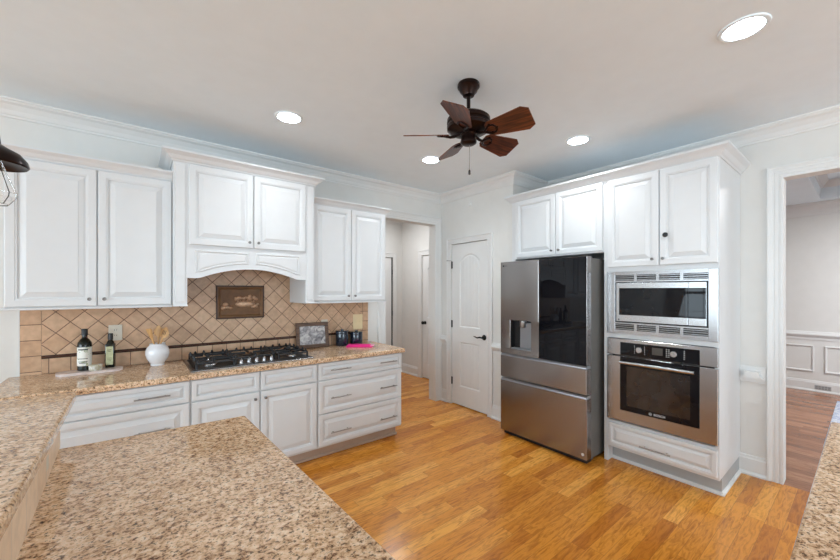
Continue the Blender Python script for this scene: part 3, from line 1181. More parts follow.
# ---- cabinet over the fridge
c = thing('fridge_cabinet', 'white two-door cabinet above the refrigerator', 'cabinet', (3.5, 1.92, 1.79))
bm = BM()
box(bm, XF, XR - 0.002, TY_1 + 0.001, YA - 0.001, 1.793, 2.42)
finish('body', bm, WHITE, c)
cab_door(c, FR(2.352, XF, 1.806), 0.458, 0.592, (0.425, 0.042))
cab_door(c, FR(1.888, XF, 1.806), 0.440, 0.592, (0.036, 0.042))
cab_crown(c, [(XP - 0.0005, YA + 0.0), (XF, YA), (XF, TY_1 + 0.001)], 2.392, s=1.15, sh=1.25)
bm = BM(); box(bm, XF + 0.0, XF + 0.02, YA - 0.042, YA - 0.001, 0.0, 1.793)
finish('filler_strip', bm, WHITE, c)

# ---- refrigerator
f = thing('refrigerator', 'stainless French-door refrigerator with a black glass right door', 'refrigerator', (3.35, 1.915, 0))
FX = 2.930
FY1, FY0, FYS = 2.366, 1.466, 1.915
bm = BM()
box(bm, FX + 0.085, 3.78, FY0 + 0.008, FY1 - 0.008, 0.03, 1.735, 0.004)
box(bm, FX + 0.14, FX + 0.17, FY0 + 0.03, FY1 - 0.03, 0.002, 0.03)
box(bm, FX + 0.03, FX + 0.14, FY0 + 0.02, FY0 + 0.07, 1.736, 1.752, 0.004)
box(bm, FX + 0.03, FX + 0.14, FY1 - 0.07, FY1 - 0.02, 1.736, 1.752, 0.004)
finish('body', bm, FSIDE, f)
bm = BM(); box(bm, FX + 0.04, FX + 0.12, FY0 + 0.02, FY1 - 0.02, 0.001, 0.045)
finish('toe_grille', bm, BLACK, f)


def front_slab(bm, y0, y1, z0, z1, x0=FX, x1=FX + 0.075, r=0.012):
    """appliance door with rounded long front edges (plan outline extruded upwards)"""
    y0, y1 = sorted((y0, y1))
    pts = []
    for k in range(7):
        a = PI / 2 * k / 6
        pts.append((x0 + r - r * math.sin(a), y0 + r - r * math.cos(a)))
    for k in range(7):
        a = PI / 2 * k / 6
        pts.append((x0 + r - r * math.cos(a), y1 - r + r * math.sin(a)))
    pts += [(x1, y1), (x1, y0)]
    prism(bm, pts, 'z', z0, z1)


# left door with a real dispenser recess: built of slabs around the opening
QY1, QY0, QZ0, QZ1 = 2.238, 2.000, 0.882, 1.166
bm = BM()
front_slab(bm, FYS + 0.002, FY1, QZ1, 1.748)
front_slab(bm, FYS + 0.002, FY1, 0.828, QZ0)
front_slab(bm, QY1, FY1, QZ0, QZ1, r=0.0119)
box(bm, FX, FX + 0.075, FYS + 0.002, QY0, QZ0, QZ1)
dl = finish('door', bm, FSTEEL, f, True)
bm = BM(); box(bm, FX + 0.062, FX + 0.075, QY0, QY1, QZ0, QZ1)
box(bm, FX + 0.004, FX + 0.062, QY1 - 0.002, QY1, QZ0, QZ1)
finish('dispenser_recess', bm, BLACK, dl)
bm = BM(); box(bm, FX + 0.035, FX + 0.062, QY0 + 0.004, QY1 - 0.085, QZ0 + 0.01, QZ1 - 0.02, 0.006)
finish('dispenser_panel', bm, DISPGREY, dl)
bm = BM()
lathe(bm, [(0.0, 0.0), (0.030, 0.0), (0.034, 0.012), (0.034, 0.062), (0.0, 0.062)], 20, Matrix.Translation((FX + 0.040, 2.118, QZ1 - 0.068)))
finish('dispenser_nozzle', bm, NICKEL, dl, True)
bm = BM(); box(bm, FX + 0.004, FX + 0.062, QY0 + 0.004, QY1 - 0.004, QZ0, QZ0 + 0.010, 0.002)
finish('drip_tray', bm, DISPGREY, dl)
text_mesh('logo', 'LG', 0.020, FR(2.296, FX - 0.0005, 1.708), INK_SHADE, dl)
bm = BM()
lathe(bm, [(0.0, 0.0), (0.009, 0.0), (0.009, 0.001), (0.0, 0.001)], 20, FR(2.325, FX - 0.0002, 1.708))
finish('emblem', bm, INK_SHADE, dl)
# right door, black glass face with a steel edge
bm = BM()
front_slab(bm, FY0, FYS - 0.002, 0.828, 1.748, FX + 0.005, FX + 0.075, 0.004)
dr = finish('door', bm, FSTEEL, f, True)
bm = BM(); box(bm, FX, FX + 0.006, FY0 + 0.004, FYS - 0.003, 0.829, 1.747, 0.002)
finish('glass_panel', bm, BGLASS, dr)
for z0, z1 in ((0.588, 0.800), (0.045, 0.548)):
    bm = BM()
    front_slab(bm, FY0, FY1, z0, z1)
    dd = finish('drawer', bm, FSTEEL, f, True)
    bm = BM()
    prism(bm, [(FX + 0.004, z1), (FX + 0.004, z1 + 0.006), (FX + 0.022, z1 + 0.026), (FX + 0.075, z1 + 0.026), (FX + 0.075, z1)], 'y', FY0 + 0.004, FY1 - 0.004)
    finish('pocket_handle', bm, DISPGREY, dd)
    if z0 < 0.1:
        bm = BM(); lathe(bm, [(0.0, 0.0), (0.012, 0.0), (0.012, 0.0015), (0.0, 0.002)], 20, FR(1.50, FX - 0.0002, 0.085))
        finish('badge', bm, WHTXT, dd, True)

# ---- microwave with trim kit
mw = thing('microwave_oven', 'built-in stainless microwave with vented trim frame in the tower', 'microwave', (3.4, 1.03, 1.10))
XM = 3.170
MY1, MY0, MZ0, MZ1 = 1.405, 0.655, 1.100, 1.616
IY1, IY0, IZ0, IZ1 = 1.338, 0.712, 1.195, 1.530
bm = BM()
xa, xb = XM - 0.012, XM + 0.012
box(bm, xa, xb, MY0 + 0.002, IY0, MZ0, MZ1, 0.002)
box(bm, xa, xb, IY1, MY1, MZ0, MZ1, 0.002)
for z0, z1 in ((MZ0, 1.134), (1.184, IZ0), (IZ1, 1.541), (1.588, MZ1)):
    box(bm, xa, xb, IY0 - 0.001, IY1 + 0.001, z0, z1)
for yc in (0.712 + 0.0,):
    pass
vw = (IY1 - IY0) / 4
for k in range(1, 4):
    yc = IY0 + vw * k
    box(bm, xa, xb, yc - 0.010, yc + 0.010, 1.134, 1.184)
    box(bm, xa, xb, yc - 0.010, yc + 0.010, 1.541, 1.588)
finish('trim_frame', bm, STEEL, mw)
for z0 in (1.134, 1.541):
    for k in range(4):
        bm = BM()
        ya, yb = IY0 + vw * k + (0.010 if k else 0), IY0 + vw * (k + 1) - (0.010 if k < 3 else 0)
        for j in range(3):
            zz = z0 + 0.006 + j * 0.0155
            box(bm, xa + 0.005, xa + 0.009, ya, yb, zz, zz + 0.0042)
        finish('vent_louvre', bm, STEEL, mw)
bm = BM()
box(bm, xb, xb + 0.25, MY0 + 0.06, MY1 - 0.06, MZ0 + 0.03, MZ1 - 0.03)
box(bm, xa + 0.014, xb + 0.004, MY0 + 0.03, MY1 - 0.03, MZ0 + 0.02, MZ1 - 0.02)
finish('body', bm, BLACK, mw)
CY = 0.829       # split between door and controls
bm = BM()
box(bm, xa - 0.004, xa + 0.012, CY + 0.0015, IY1 - 0.011, IZ0 + 0.010, IZ1 - 0.008, 0.002)
dm = finish('door', bm, STEEL_V, mw)
bm = BM()
box(bm, xa - 0.0055, xa - 0.003, CY + 0.001, IY1 - 0.034, 1.258, 1.480, 0.0008)
finish('window', bm, BGLASS, dm)
bm = BM(); box(bm, xa - 0.006, xa - 0.0038, 1.302, 1.312, 1.215, 1.225)
finish('emblem', bm, INK_SHADE, dm)
bm = BM()
box(bm, xa - 0.004, xa + 0.012, IY0 + 0.010, CY - 0.0015, IZ0 + 0.010, IZ1 - 0.008, 0.002)
cp = finish('control_panel', bm, STEEL_V, mw)
bm = BM(); box(bm, xa - 0.0055, xa - 0.003, IY0 + 0.011, CY - 0.0015, 1.258, 1.480, 0.0008)
finish('keypad_glass', bm, BGLASS, cp)

# ---- wall oven
ov = thing('built_in_oven', 'built-in stainless wall oven with a black glass door below the microwave', 'oven', (3.4, 1.03, 0.365))
OY1, OY0, OZ0, OZ1 = 1.403, 0.655, 0.368, 1.058
xo = XM - 0.012
bm = BM(); box(bm, XM + 0.02, XM + 0.45, OY0 + 0.03, OY1 - 0.03, OZ0 + 0.0, OZ1 - 0.012)
finish('body', bm, BLACK, ov)
bm = BM()
box(bm, xo, XF - 0.0008, OY0 + 0.002, OY1, 0.922, OZ1, 0.003)
pn = finish('control_panel', bm, STEEL, ov)
bm = BM(); box(bm, xo - 0.002, xo + 0.002, 0.760, 1.296, 0.926, 1.032)
cg = finish('control_glass', bm, BGLASS, pn)
for yk in (1.150, 0.915):
    bm = BM()
    lathe(bm, [(0.0, 0.020), (0.021, 0.020), (0.023, 0.017), (0.025, 0.0), (0.0, 0.0)], 24, FR(yk, xo - 0.002, 0.983))
    box(bm, -0.003, 0.003, -0.02, 0.02, 0.019, 0.025, M=FR(yk, xo - 0.002, 0.983))
    finish('dial', bm, STEEL_V, pn, True)
bm = BM(); box(bm, xo - 0.003, xo - 0.0015, 0.990, 1.062, 0.958, 1.014)
finish('display', bm, LCD, pn)
for yy in (0.960, 0.945, 0.848, 1.185, 1.112):
    bm = BM()
    for j in range(5):
        box(bm, xo - 0.0028, xo - 0.0015, yy, yy + (0.008 if yy < 1 else 0.004), 0.952 + j * 0.014, 0.956 + j * 0.014)
    finish('marking', bm, WHTXT, pn)
bm = BM()
box(bm, xo - 0.004, XF - 0.0008, OY0 + 0.002, OY1, OZ0 + 0.008, 0.914, 0.004)
do = finish('door', bm, STEEL, ov)
bm = BM(); box(bm, xo - 0.007, xo - 0.003, 0.760, 1.296, 0.470, 0.9135, 0.001)
dg = finish('window_frame', bm, BGLASS, do)
bm = BM(); box(bm, xo - 0.0078, xo - 0.006, 0.815, 1.245, 0.515, 0.838, 0.0003)
finish('window', bm, OGLASS, do)
bm = BM()
for yy in (0.80, 1.262):
    box(bm, xo - 0.045, xo - 0.006, yy - 0.008, yy + 0.008, 0.860, 0.880, 0.003)
tube(bm, [(xo - 0.045, 0.782, 0.871), (xo - 0.045, 1.284, 0.871)], 0.0135, 14)
finish('handle', bm, STEEL_V, do, True)
text_mesh('logo', 'BOSCH', 0.024, FR(1.010, xo - 0.0078, 0.492), WHTXT, do)
bm = BM()
Me = FR(1.072, xo - 0.0072, 0.492)
for k in range(24):
    a, b = 2 * PI * k / 24, 2 * PI * (k + 1) / 24
    q = [Me @ Vector((r_ * math.cos(t_), r_ * math.sin(t_), 0.0008)) for r_, t_ in ((0.0085, a), (0.0105, a), (0.0105, b), (0.0085, b))]
    bm.faces.new([bm.verts.new(p_) for p_ in q])
box(bm, -0.005, -0.003, -0.006, 0.006, 0, 0.0008, M=Me)
box(bm, 0.003, 0.005, -0.006, 0.006, 0, 0.0008, M=Me)
box(bm, -0.004, 0.004, -0.001, 0.001, 0, 0.0008, M=Me)
finish('emblem', bm, WHTXT, do)

# ================================================================== COOKTOP AND THINGS ON THE WORKTOP
TOPZ = 0.880
ck = thing('gas_cooktop', 'black and stainless gas cooktop with cast iron grates set in the worktop', 'cooktop', (0.745, 3.22, TOPZ))
CX0, CX1, CY0, CY1 = 0.297, 1.192, 2.966, 3.490
bm = BM(); box(bm, CX0, CX1, CY0, CY1, TOPZ + 0.0003, TOPZ + 0.010, 0.004, 2)
finish('steel_tray', bm, STEEL, ck)
bm = BM(); box(bm, CX0 + 0.025, CX1 - 0.025, CY0 + 0.03, CY1 - 0.02, TOPZ + 0.009, TOPZ + 0.014, 0.002)
finish('black_deck', bm, BLACK, ck)
burn = [(0.44, 3.12, 0.040), (0.44, 3.35, 0.034), (0.7475, 3.27, 0.052), (1.055, 3.12, 0.034), (1.055, 3.35, 0.040)]
for x, y, r in burn:
    bm = BM()
    lathe(bm, [(0, 0), (r * 1.15, 0), (r * 1.15, 0.006), (r * 0.95, 0.016), (0, 0.016)], 24, Matrix.Translation((x, y, TOPZ + 0.014)))
    b_ = finish('burner', bm, STEEL, ck, True)
    bm = BM()
    lathe(bm, [(0, 0), (r, 0), (r * 1.02, 0.004), (r * 0.9, 0.009), (0, 0.010)], 24, Matrix.Translation((x, y, TOPZ + 0.030)))
    finish('burner_cap', bm, IRON, b_, True)
GZ = TOPZ + 0.062
for (gx0, gx1, bl) in ((CX0 + 0.035, 0.590, (0, 1)), (0.597, 0.898, (2,)), (0.905, CX1 - 0.035, (3, 4))):
    bm = BM()
    gy0, gy1 = CY0 + (0.10 if bl == (2,) else 0.045), CY1 - 0.03
    t = 0.007
    for yy in (gy0, gy1):
        box(bm, gx0, gx1, yy - t, yy + t, GZ - 0.016, GZ - 0.002, 0.002)
    for xx in (gx0 + t, gx1 - t):
        box(bm, xx - t, xx + t, gy0, gy1, GZ - 0.016, GZ - 0.002, 0.002)
    for xx in (gx0 + t, gx1 - t):
        for yy in (gy0, gy1):
            box(bm, xx - t, xx + t, yy - t, yy + t, TOPZ + 0.013, GZ - 0.006, 0.002)
    ymid = (gy0 + gy1) / 2
    if len(bl) == 2:
        box(bm, gx0, gx1, ymid - t, ymid + t, GZ - 0.016, GZ - 0.002, 0.002)
    for q in bl:
        x, y, r = burn[q]
        ex = {True: gy0, False: gy1}
        lo, hi = (gy0, gy1) if len(bl) == 1 else ((gy0, ymid) if y < ymid else (ymid, gy1))
        for (ax, ay, bx2, by2) in ((gx0, y, x - r * 0.55, y), (gx1, y, x + r * 0.55, y), (x, lo, x, y - r * 0.55), (x, hi, x, y + r * 0.55)):
            box(bm, min(ax, bx2) - (0.005 if ax == bx2 else 0), max(ax, bx2) + (0.005 if ax == bx2 else 0),
                min(ay, by2) - (0.005 if ay == by2 else 0), max(ay, by2) + (0.005 if ay == by2 else 0), GZ - 0.014, GZ + 0.004, 0.002)
        # raised nibs where the fingers meet the rim
        for (nx, ny) in ((gx0 + t, y), (gx1 - t, y), (x, lo if lo == gy0 else lo + 0.02), (x, hi if hi == gy1 else hi - 0.02)):
            lathe(bm, [(0, GZ - 0.006), (0.012, GZ - 0.006), (0.010, GZ + 0.006), (0.004, GZ + 0.020), (0, GZ + 0.021)], 8, Matrix.Translation((nx, ny, 0)))
        for (nx, ny) in ((gx0 + 0.012, lo + 0.02), (gx1 - 0.012, lo + 0.02), (gx0 + 0.012, hi - 0.02), (gx1 - 0.012, hi - 0.02), (x - 0.06, gy1), (x + 0.06, gy1)):
            lathe(bm, [(0, GZ - 0.010), (0.012, GZ - 0.010), (0.010, GZ + 0.004), (0.004, GZ + 0.017), (0, GZ + 0.018)], 8, Matrix.Translation((nx, ny, 0)))
    finish('grate', bm, IRON, ck)
for k in range(5):
    bm = BM()
    Mk = Matrix.Translation((0.635 + 0.056 * k, CY0 + 0.058, TOPZ + 0.013))
    lathe(bm, [(0, 0), (0.021, 0), (0.021, 0.005), (0.016, 0.009), (0.014, 0.030), (0.011, 0.034), (0, 0.034)], 20, Mk)
    box(bm, -0.003, 0.003, -0.014, 0.014, 0.028, 0.044, 0.001, M=Mk)
    finish('knob', bm, STEEL, ck, True)

# marble board, bottles, tin
bm = BM()
pts = []
bx0, bx1, by0, by1 = -0.430, -0.078, 3.370, 3.515
r = 0.055
for (cx, cy, a0) in ((bx1 - r, by1 - r, 0), (bx0 + r, by1 - r, 90), (bx0 + r, by0 + r, 180), (bx1 - r, by0 + r, 270)):
    for k in range(7):
        a = math.radians(a0 + 15 * k)
        pts.append((cx + r * math.cos(a), cy + r * math.sin(a)))
prism(bm, pts, 'z', TOPZ, TOPZ + 0.016)
o = finish('marble_board', bm, MARBLE)
tag(o, 'pale pink marble board with rounded ends under the two oil bottles', 'serving board')
rebase(o, (-0.26, 3.455, TOPZ))
BZ = TOPZ + 0.016
bt = thing('oil_bottle', 'taller round dark green oil bottle with white label on the marble board', 'bottle', (-0.288, 3.468, BZ), group='oil bottles on the marble board')
Mb = Matrix.Translation((-0.288, 3.468, BZ))
bm = BM(); lathe(bm, [(0, 0.003), (0.034, 0.0), (0.040, 0.005), (0.040, 0.175), (0.037, 0.195), (0.026, 0.215), (0.017, 0.226), (0.0145, 0.235), (0.0145, 0.268), (0, 0.268)], 28, Mb)
finish('bottle_body', bm, BOTTLE, bt, True)
bm = BM(); lathe(bm, [(0, 0.0), (0.0175, 0.0), (0.0175, 0.043), (0.016, 0.046), (0, 0.046)], 20, Mb @ Matrix.Translation((0, 0, 0.246)))
finish('cap', bm, BLACK, bt, True)
bm = BM()
vs = []
for k in range(15):
    a = math.radians(-165 + 150 * k / 14)
    vs.append([bm.verts.new(Mb @ Vector((0.0405 * math.cos(a), 0.0405 * math.sin(a), z))) for z in (0.034, 0.165)])
for a, b in zip(vs, vs[1:]):
    bm.faces.new((a[0], b[0], b[1], a[1]))
lb = finish('label', bm, LABEL_1, bt, True)
lb['label'] = 'white printed label'
for z0, z1, hw in ((0.145, 0.153, 40), (0.083, 0.087, 38), (0.052, 0.056, 30), (0.062, 0.066, 36)):
    bm = BM()
    vs = []
    for k in range(9):
        a = math.radians(-100 - hw + 2 * hw * k / 8)
        vs.append([bm.verts.new(Mb @ Vector((0.0409 * math.cos(a), 0.0409 * math.sin(a), z))) for z in (z0, z1)])
    for a, b in zip(vs, vs[1:]):
        bm.faces.new((a[0], b[0], b[1], a[1]))
    finish('lettering', bm, INK_SHADE, lb)
b2 = thing('oil_bottle', 'smaller square dark oil bottle with sage green label on the marble board', 'bottle', (-0.150, 3.480, BZ), (0, 0, math.radians(-10)), group='oil bottles on the marble board')
bm = BM()
box(bm, -0.026, 0.026, -0.026, 0.026, 0.0, 0.175, 0.006, 2)
lathe(bm, [(0.024, 0.172), (0.020, 0.188), (0.013, 0.198), (0.013, 0.220), (0, 0.220)], 20, cap=False)
finish('bottle_body', bm, BOTTLE, b2, True, local=True)
bm = BM(); lathe(bm, [(0, 0.203), (0.0155, 0.203), (0.0155, 0.238), (0.0145, 0.248), (0, 0.248)], 20)
finish('cap', bm, BLACK, b2, True, local=True)
bm = BM(); box(bm, -0.020, 0.020, -0.0268, -0.0255, 0.022, 0.155)
lb = finish('label', bm, LABEL_2, b2, local=True)
lb['label'] = 'sage green label'
for z0, z1, hw in ((0.128, 0.132, 0.012), (0.118, 0.121, 0.009), (0.07, 0.072, 0.013), (0.06, 0.062, 0.013), (0.05, 0.052, 0.01)):
    bm = BM()
    box(bm, -hw, hw, -0.0272, -0.0267, z0, z1)
    finish('lettering', bm, INK_SHADE, lb, local=True)
tn = thing('round_tin', 'small low printed tin in front of the tall oil bottle', 'tin', (-0.228, 3.425, BZ))
bm = BM(); lathe(bm, [(0, 0), (0.034, 0), (0.036, 0.003), (0.036, 0.026), (0, 0.026)], 24)
finish('tin_body', bm, TIN, tn, True, local=True)
bm = BM(); lathe(bm, [(0, 0.026), (0.0375, 0.026), (0.0375, 0.036), (0.035, 0.038), (0, 0.038)], 24)
finish('lid', bm, TIN, tn, True, local=True)

# crock and wooden utensils
CXc, CYc = 0.128, 3.445
bm = BM()
lathe(bm, [(0, 0.004), (0.042, 0.0), (0.046, 0.004), (0.043, 0.014), (0.050, 0.026), (0.068, 0.056), (0.077, 0.088), (0.076, 0.116), (0.066, 0.142), (0.052, 0.156),
           (0.050, 0.162), (0.053, 0.168), (0.050, 0.170), (0.045, 0.160), (0.060, 0.140), (0.070, 0.114), (0.071, 0.088), (0.062, 0.056), (0.042, 0.022), (0, 0.016)], 36, cap=False)
o = finish('ceramic_crock', bm, CROCK, None, True)
tag(o, 'round white ceramic crock holding wooden utensils', 'crock')
o.location = (CXc, CYc, TOPZ)


def spoon(label, name, base, tip, tilt_w, kind):
    t = finish(name, spoon_bm(base, tip, tilt_w, kind), SPOON, None, True)
    tag(t, label, 'utensil', 'wooden utensils in the crock')
    rebase(t, base)


def spoon_bm(base, tip, w, kind):
    bm = BM()
    b, t = Vector(base), Vector(tip)
    d = (t - b).normalized()
    side = Vector((0.78, -0.62, 0))
    side = (side - d * side.dot(d)).normalized()
    nrm = d.cross(side)
    Ltot = (t - b).length
    hl = 0.085
    prof = [(0, 0.006, 0.005), (Ltot - hl - 0.02, 0.0065, 0.005), (Ltot - hl, 0.009, 0.005)]
    for k in range(1, 9):
        s = k / 8
        wid = w * math.sin(PI * (0.16 + 0.80 * s)) if kind != 'spatula' else (w * (0.45 + 0.55 * s) if k < 8 else w * 0.8)
        prof.append((Ltot - hl + hl * s, max(0.006, wid), 0.004))
    rings = []
    for s, a, th in prof:
        rings.append([bm.verts.new(b + d * s + side * a * math.cos(2 * PI * k / 12) + nrm * th * math.sin(2 * PI * k / 12)) for k in range(12)])
    for x, y in zip(rings, rings[1:]):
        for k in range(12):
            bm.faces.new((x[k], x[(k + 1) % 12], y[(k + 1) % 12], y[k]))
    bm.faces.new(rings[0]); bm.faces.new(rings[-1])
    return bm


zb = TOPZ + 0.022
spoon('pale wooden spatula leaning left in the white crock', 'wooden_spatula', (CXc + 0.020, CYc - 0.014, zb), (CXc - 0.056, CYc - 0.026, TOPZ + 0.288), 0.024, 'spatula')
spoon('tan wooden spoon standing at the rear middle of the white crock', 'wooden_spoon', (CXc + 0.004, CYc + 0.024, zb), (CXc + 0.010, CYc + 0.048, TOPZ + 0.302), 0.036, 'spoon')
spoon('slotted wooden spoon leaning right in the white crock', 'slotted_spoon', (CXc - 0.022, CYc - 0.004, zb), (CXc + 0.056, CYc - 0.012, TOPZ + 0.292), 0.038, 'spoon')
so = [o for o in COL.objects if o.name.startswith('slotted_spoon')][0]
bm = BM()
b_, t_ = Vector((CXc - 0.022, CYc - 0.004, zb)), Vector((CXc + 0.056, CYc - 0.012, TOPZ + 0.292))
d_ = (t_ - b_).normalized()
sd = Vector((0.78, -0.62, 0)); sd = (sd - d_ * sd.dot(d_)).normalized(); nr = d_.cross(sd)
for q in (-0.011, 0.0, 0.011):
    p0 = t_ - d_ * 0.062 + sd * q
    Mq = frame_m(p0, sd, d_, nr)
    box(bm, -0.0022, 0.0022, 0, 0.036, -0.0048, 0.0048, M=Mq)
finish('slots', bm, plain('slot_shadow_wood', (0.12, 0.055, 0.02), 0.7), so)

# relief plaque over the cooktop
pl = thing('relief_plaque', 'rectangular bronze plaque with a raised fruit basket on the tile above the cooktop', 'plaque', (0.745, YB - 0.011, 1.207))
px0, px1, pz0, pz1 = 0.546, 0.944, 1.207, 1.504
Mp = FB(px0, YB - 0.0105, pz0)
w_, h_ = px1 - px0, pz1 - pz0
bm = BM()
f0 = poly_rings(bm, Mp, [(rect(w_, h_, 0), 0), (rect(w_, h_, 0), 0.012), (rect(w_, h_, 0.004), 0.016), (rect(w_, h_, 0.012), 0.016)], fill=False)
fr_ = finish('outer_edge', bm, BRASS_D, pl)
bm = BM()
poly_rings(bm, Mp, [(rect(w_, h_, 0.012), 0.016), (rect(w_, h_, 0.016), 0.019), (rect(w_, h_, 0.026), 0.017), (rect(w_, h_, 0.034), 0.009)])
finish('panel', bm, BRASSY, pl)
bm = BM()
rs = random.Random(3)


def blob(u, v, ru, rv, rn):
    t = bmesh.new()
    bmesh.ops.create_uvsphere(t, u_segments=12, v_segments=8, radius=1)
    t.transform(Mp @ Matrix.Translation((0.199 + (u - 0.205) * 1.18, 0.148 + (v - 0.143) * 1.3, 0.009)) @ Matrix.Diagonal((ru * 1.18, rv * 1.25, min(rn, 0.0085), 1)))
    me = bpy.data.meshes.new('t'); t.to_mesh(me); t.free(); bm.from_mesh(me); bpy.data.meshes.remove(me)


blob(0.235, 0.128, 0.072, 0.026, 0.008)       # basket
for k in range(8):
    blob(0.185 + 0.016 * k, 0.148, 0.007, 0.009, 0.012)
for k in range(22):
    u = 0.165 + rs.random() * 0.15
    blob(u, 0.160 + rs.random() * 0.032 * (1 - abs(u - 0.24) / 0.1), 0.010 + rs.random() * 0.006, 0.009 + rs.random() * 0.005, 0.010 + rs.random() * 0.005)
for u, v, r_ in ((0.085, 0.105, 0.016), (0.10, 0.128, 0.016), (0.115, 0.108, 0.013), (0.135, 0.105, 0.011), (0.31, 0.112, 0.016), (0.292, 0.108, 0.012), (0.325, 0.125, 0.010)):
    blob(u, v, r_ * 1.2, r_, 0.012)
finish('relief', bm, RELIEF, pl, True)

# picture frame leaning at the wall
ang = math.radians(10)
pf = thing('picture_frame', 'small brown wooden frame with a silvery picture leaning behind the cooktop', 'picture frame', (1.398, 3.50, TOPZ + 0.001), (0, 0, math.radians(-4)))
Rt = Matrix.Rotation(-ang, 4, 'X')
Mf = Rt @ frame_m((-0.165, 0.0, 0.0), (1, 0, 0), (0, 0, 1), (0, -1, 0))
w_, h_ = 0.33, 0.255
bm = BM()
f0 = poly_rings(bm, Mf, [(rect(w_, h_, 0), 0), (rect(w_, h_, 0), 0.014), (rect(w_, h_, 0.004), 0.018), (rect(w_, h_, 0.030), 0.016), (rect(w_, h_, 0.036), 0.008)], fill=False)
bm.faces.new(list(reversed(f0)))
finish('frame', bm, FRAMEW, pf, local=True)
bm = BM(); box(bm, 0.034, w_ - 0.034, 0.034, h_ - 0.034, 0.004, 0.0085, M=Mf)
finish('picture', bm, PICT, pf, local=True)

# canisters
for (x, y, r, h, lab) in ((1.705, 3.478, 0.066, 0.160, 'taller dark navy canister standing next to the picture frame'),
                         (1.868, 3.470, 0.068, 0.138, 'shorter dark navy canister behind the pink cloth, under the switch plate')):
    t = thing('canister', lab, 'canister', (x, y, TOPZ), group='dark navy canisters')
    bm = BM(); lathe(bm, [(0, 0), (r * 0.96, 0), (r, 0.006), (r, h - 0.030), (r * 0.97, h - 0.024), (0, h - 0.024)], 32)
    finish('canister_body', bm, NAVY, t, True, local=True)
    bm = BM(); lathe(bm, [(0, h - 0.024), (r * 1.02, h - 0.024), (r * 1.02, h - 0.006), (r * 0.96, h), (0.018, h + 0.001), (0.016, h + 0.012), (0, h + 0.014)], 32)
    finish('lid', bm, NAVY, t, True, local=True)

# pink folded cloth
t = thing('folded_cloth', 'hot pink folded cloth lying flat at the right end of the worktop', 'cloth', (1.81, 3.285, TOPZ), (0, 0, math.radians(-38)))
bm = BM()
box(bm, -0.135, 0.135, -0.060, 0.060, 0.0, 0.012, 0.005, 2)
finish('lower_fold', bm, PINK, t, True, local=True)
bm = BM()
box(bm, -0.125, 0.110, -0.058, 0.055, 0.012, 0.021, 0.004, 2)
finish('upper_fold', bm, PINK, t, True, local=True)
bm = BM()
box(bm, 0.112, 0.150, -0.050, 0.050, 0.0121, 0.017, 0.002)
cf = finish('turned_corner', bm, PINKLT, t, True, local=True)
cf['label'] = 'paler pink corner'


# outlets and switch plates
def plate(name, label, cat, M, w, h, mat, kind):
    t = thing(name, label, cat, M.to_translation(), group='outlet and switch plates')
    bm = BM(); box(bm, -w / 2, w / 2, -h / 2, h / 2, 0, 0.006, 0.002, M=M)
    finish('cover_plate', bm, mat, t)
    if kind == 'outlet':
        for v in (-0.02, 0.02):
            bm = BM()
            lathe(bm, [(0, 0.0075), (0.014, 0.0075), (0.016, 0.006)], 16, M @ Matrix.Translation((0, v, 0)), cap=False)
            s = finish('socket', bm, mat, t)
            bm = BM()
            for u in (-0.006, 0.006):
                box(bm, u - 0.0012, u + 0.0012, v - 0.004, v + 0.005, 0.0072, 0.0082, M=M)
            finish('slots', bm, INK_SHADE, s)
    elif kind == 'switch':
        n = 2
        for k in range(n):
            u = (k - 0.5) * 0.046
            bm = BM()
            box(bm, u - 0.005, u + 0.005, -0.012, 0.012, 0.006, 0.009, M=M)
            box(bm, u - 0.004, u + 0.004, 0.0, 0.010, 0.008, 0.017, 0.001, M=M)
            finish('toggle', bm, mat, t)
    else:
        bm = BM(); box(bm, -w * 0.25, w * 0.25, -h * 0.3, h * 0.3, 0.005, 0.009, 0.001, M=M)
        finish('rocker', bm, mat, t)
    return t


plate('outlet_plate', 'cream outlet plate on the tile behind the two oil bottles', 'outlet', FB(-0.125, ys - 0.0006, 1.14), 0.080, 0.118, PLASTIC_W, 'outlet')
plate('switch_plate', 'narrow cream rocker switch on the tile, partly behind the picture frame', 'switch', FB(1.548, ys - 0.0006, 1.100), 0.070, 0.112, PLASTIC_W, 'rocker')
plate('switch_plate', 'yellowish double switch plate on the tile above the shorter canister', 'switch', FB(1.940, ys - 0.0006, 1.112), 0.118, 0.165, PLASTIC_Y, 'switch')
# small round sensor high on the pantry wall
bm = BM(); lathe(bm, [(0, 0.012), (0.018, 0.012), (0.024, 0.006), (0.025, 0.0), (0, 0)], 20, FR(3.049, XP, 2.519))
o = finish('round_sensor', bm, TRIM, None, True)
tag(o, 'small white round sensor high on the wall above the pantry door', 'sensor')
rebase(o, (XP, 3.049, 2.519))

# ================================================================== PENINSULA
pn = thing('peninsula', 'white peninsula base with tan tiled riser under the granite in the foreground', 'peninsula', (0.05, 1.1, 0))
bm = BM()
prism(bm, [(-0.222, 1.815), (0.365, 1.775), (0.405, 0.60), (0.415, 0.36), (-0.222, 0.36)], 'z', 0.10, 0.838)
prism(bm, [(-0.222, 1.76), (0.30, 1.72), (0.345, 0.60), (0.35, 0.40), (-0.222, 0.40)], 'z', 0.0, 0.10)
finish('body', bm, WHITE, pn)
bm = BM(); box(bm, -0.36, -0.2405, 0.30, 1.87, 0.0, 1.004)
finish('knee_wall', bm, WHITE, pn)
bm = BM(); prism(bm, [(-0.240, 1.87), (-0.2215, 1.87), (-0.196, 0.90), (-0.190, 0.30), (-0.240, 0.30)], 'z', 0.8801, 1.004)
finish('tiled_riser', bm, TILE_R, pn)
bm = BM()
prism(bm, [(-0.231, 1.853), (0.396, 1.811), (0.437, 0.637), (0.448, 0.30), (-0.231, 0.30)], 'z', 0.840, 0.880)
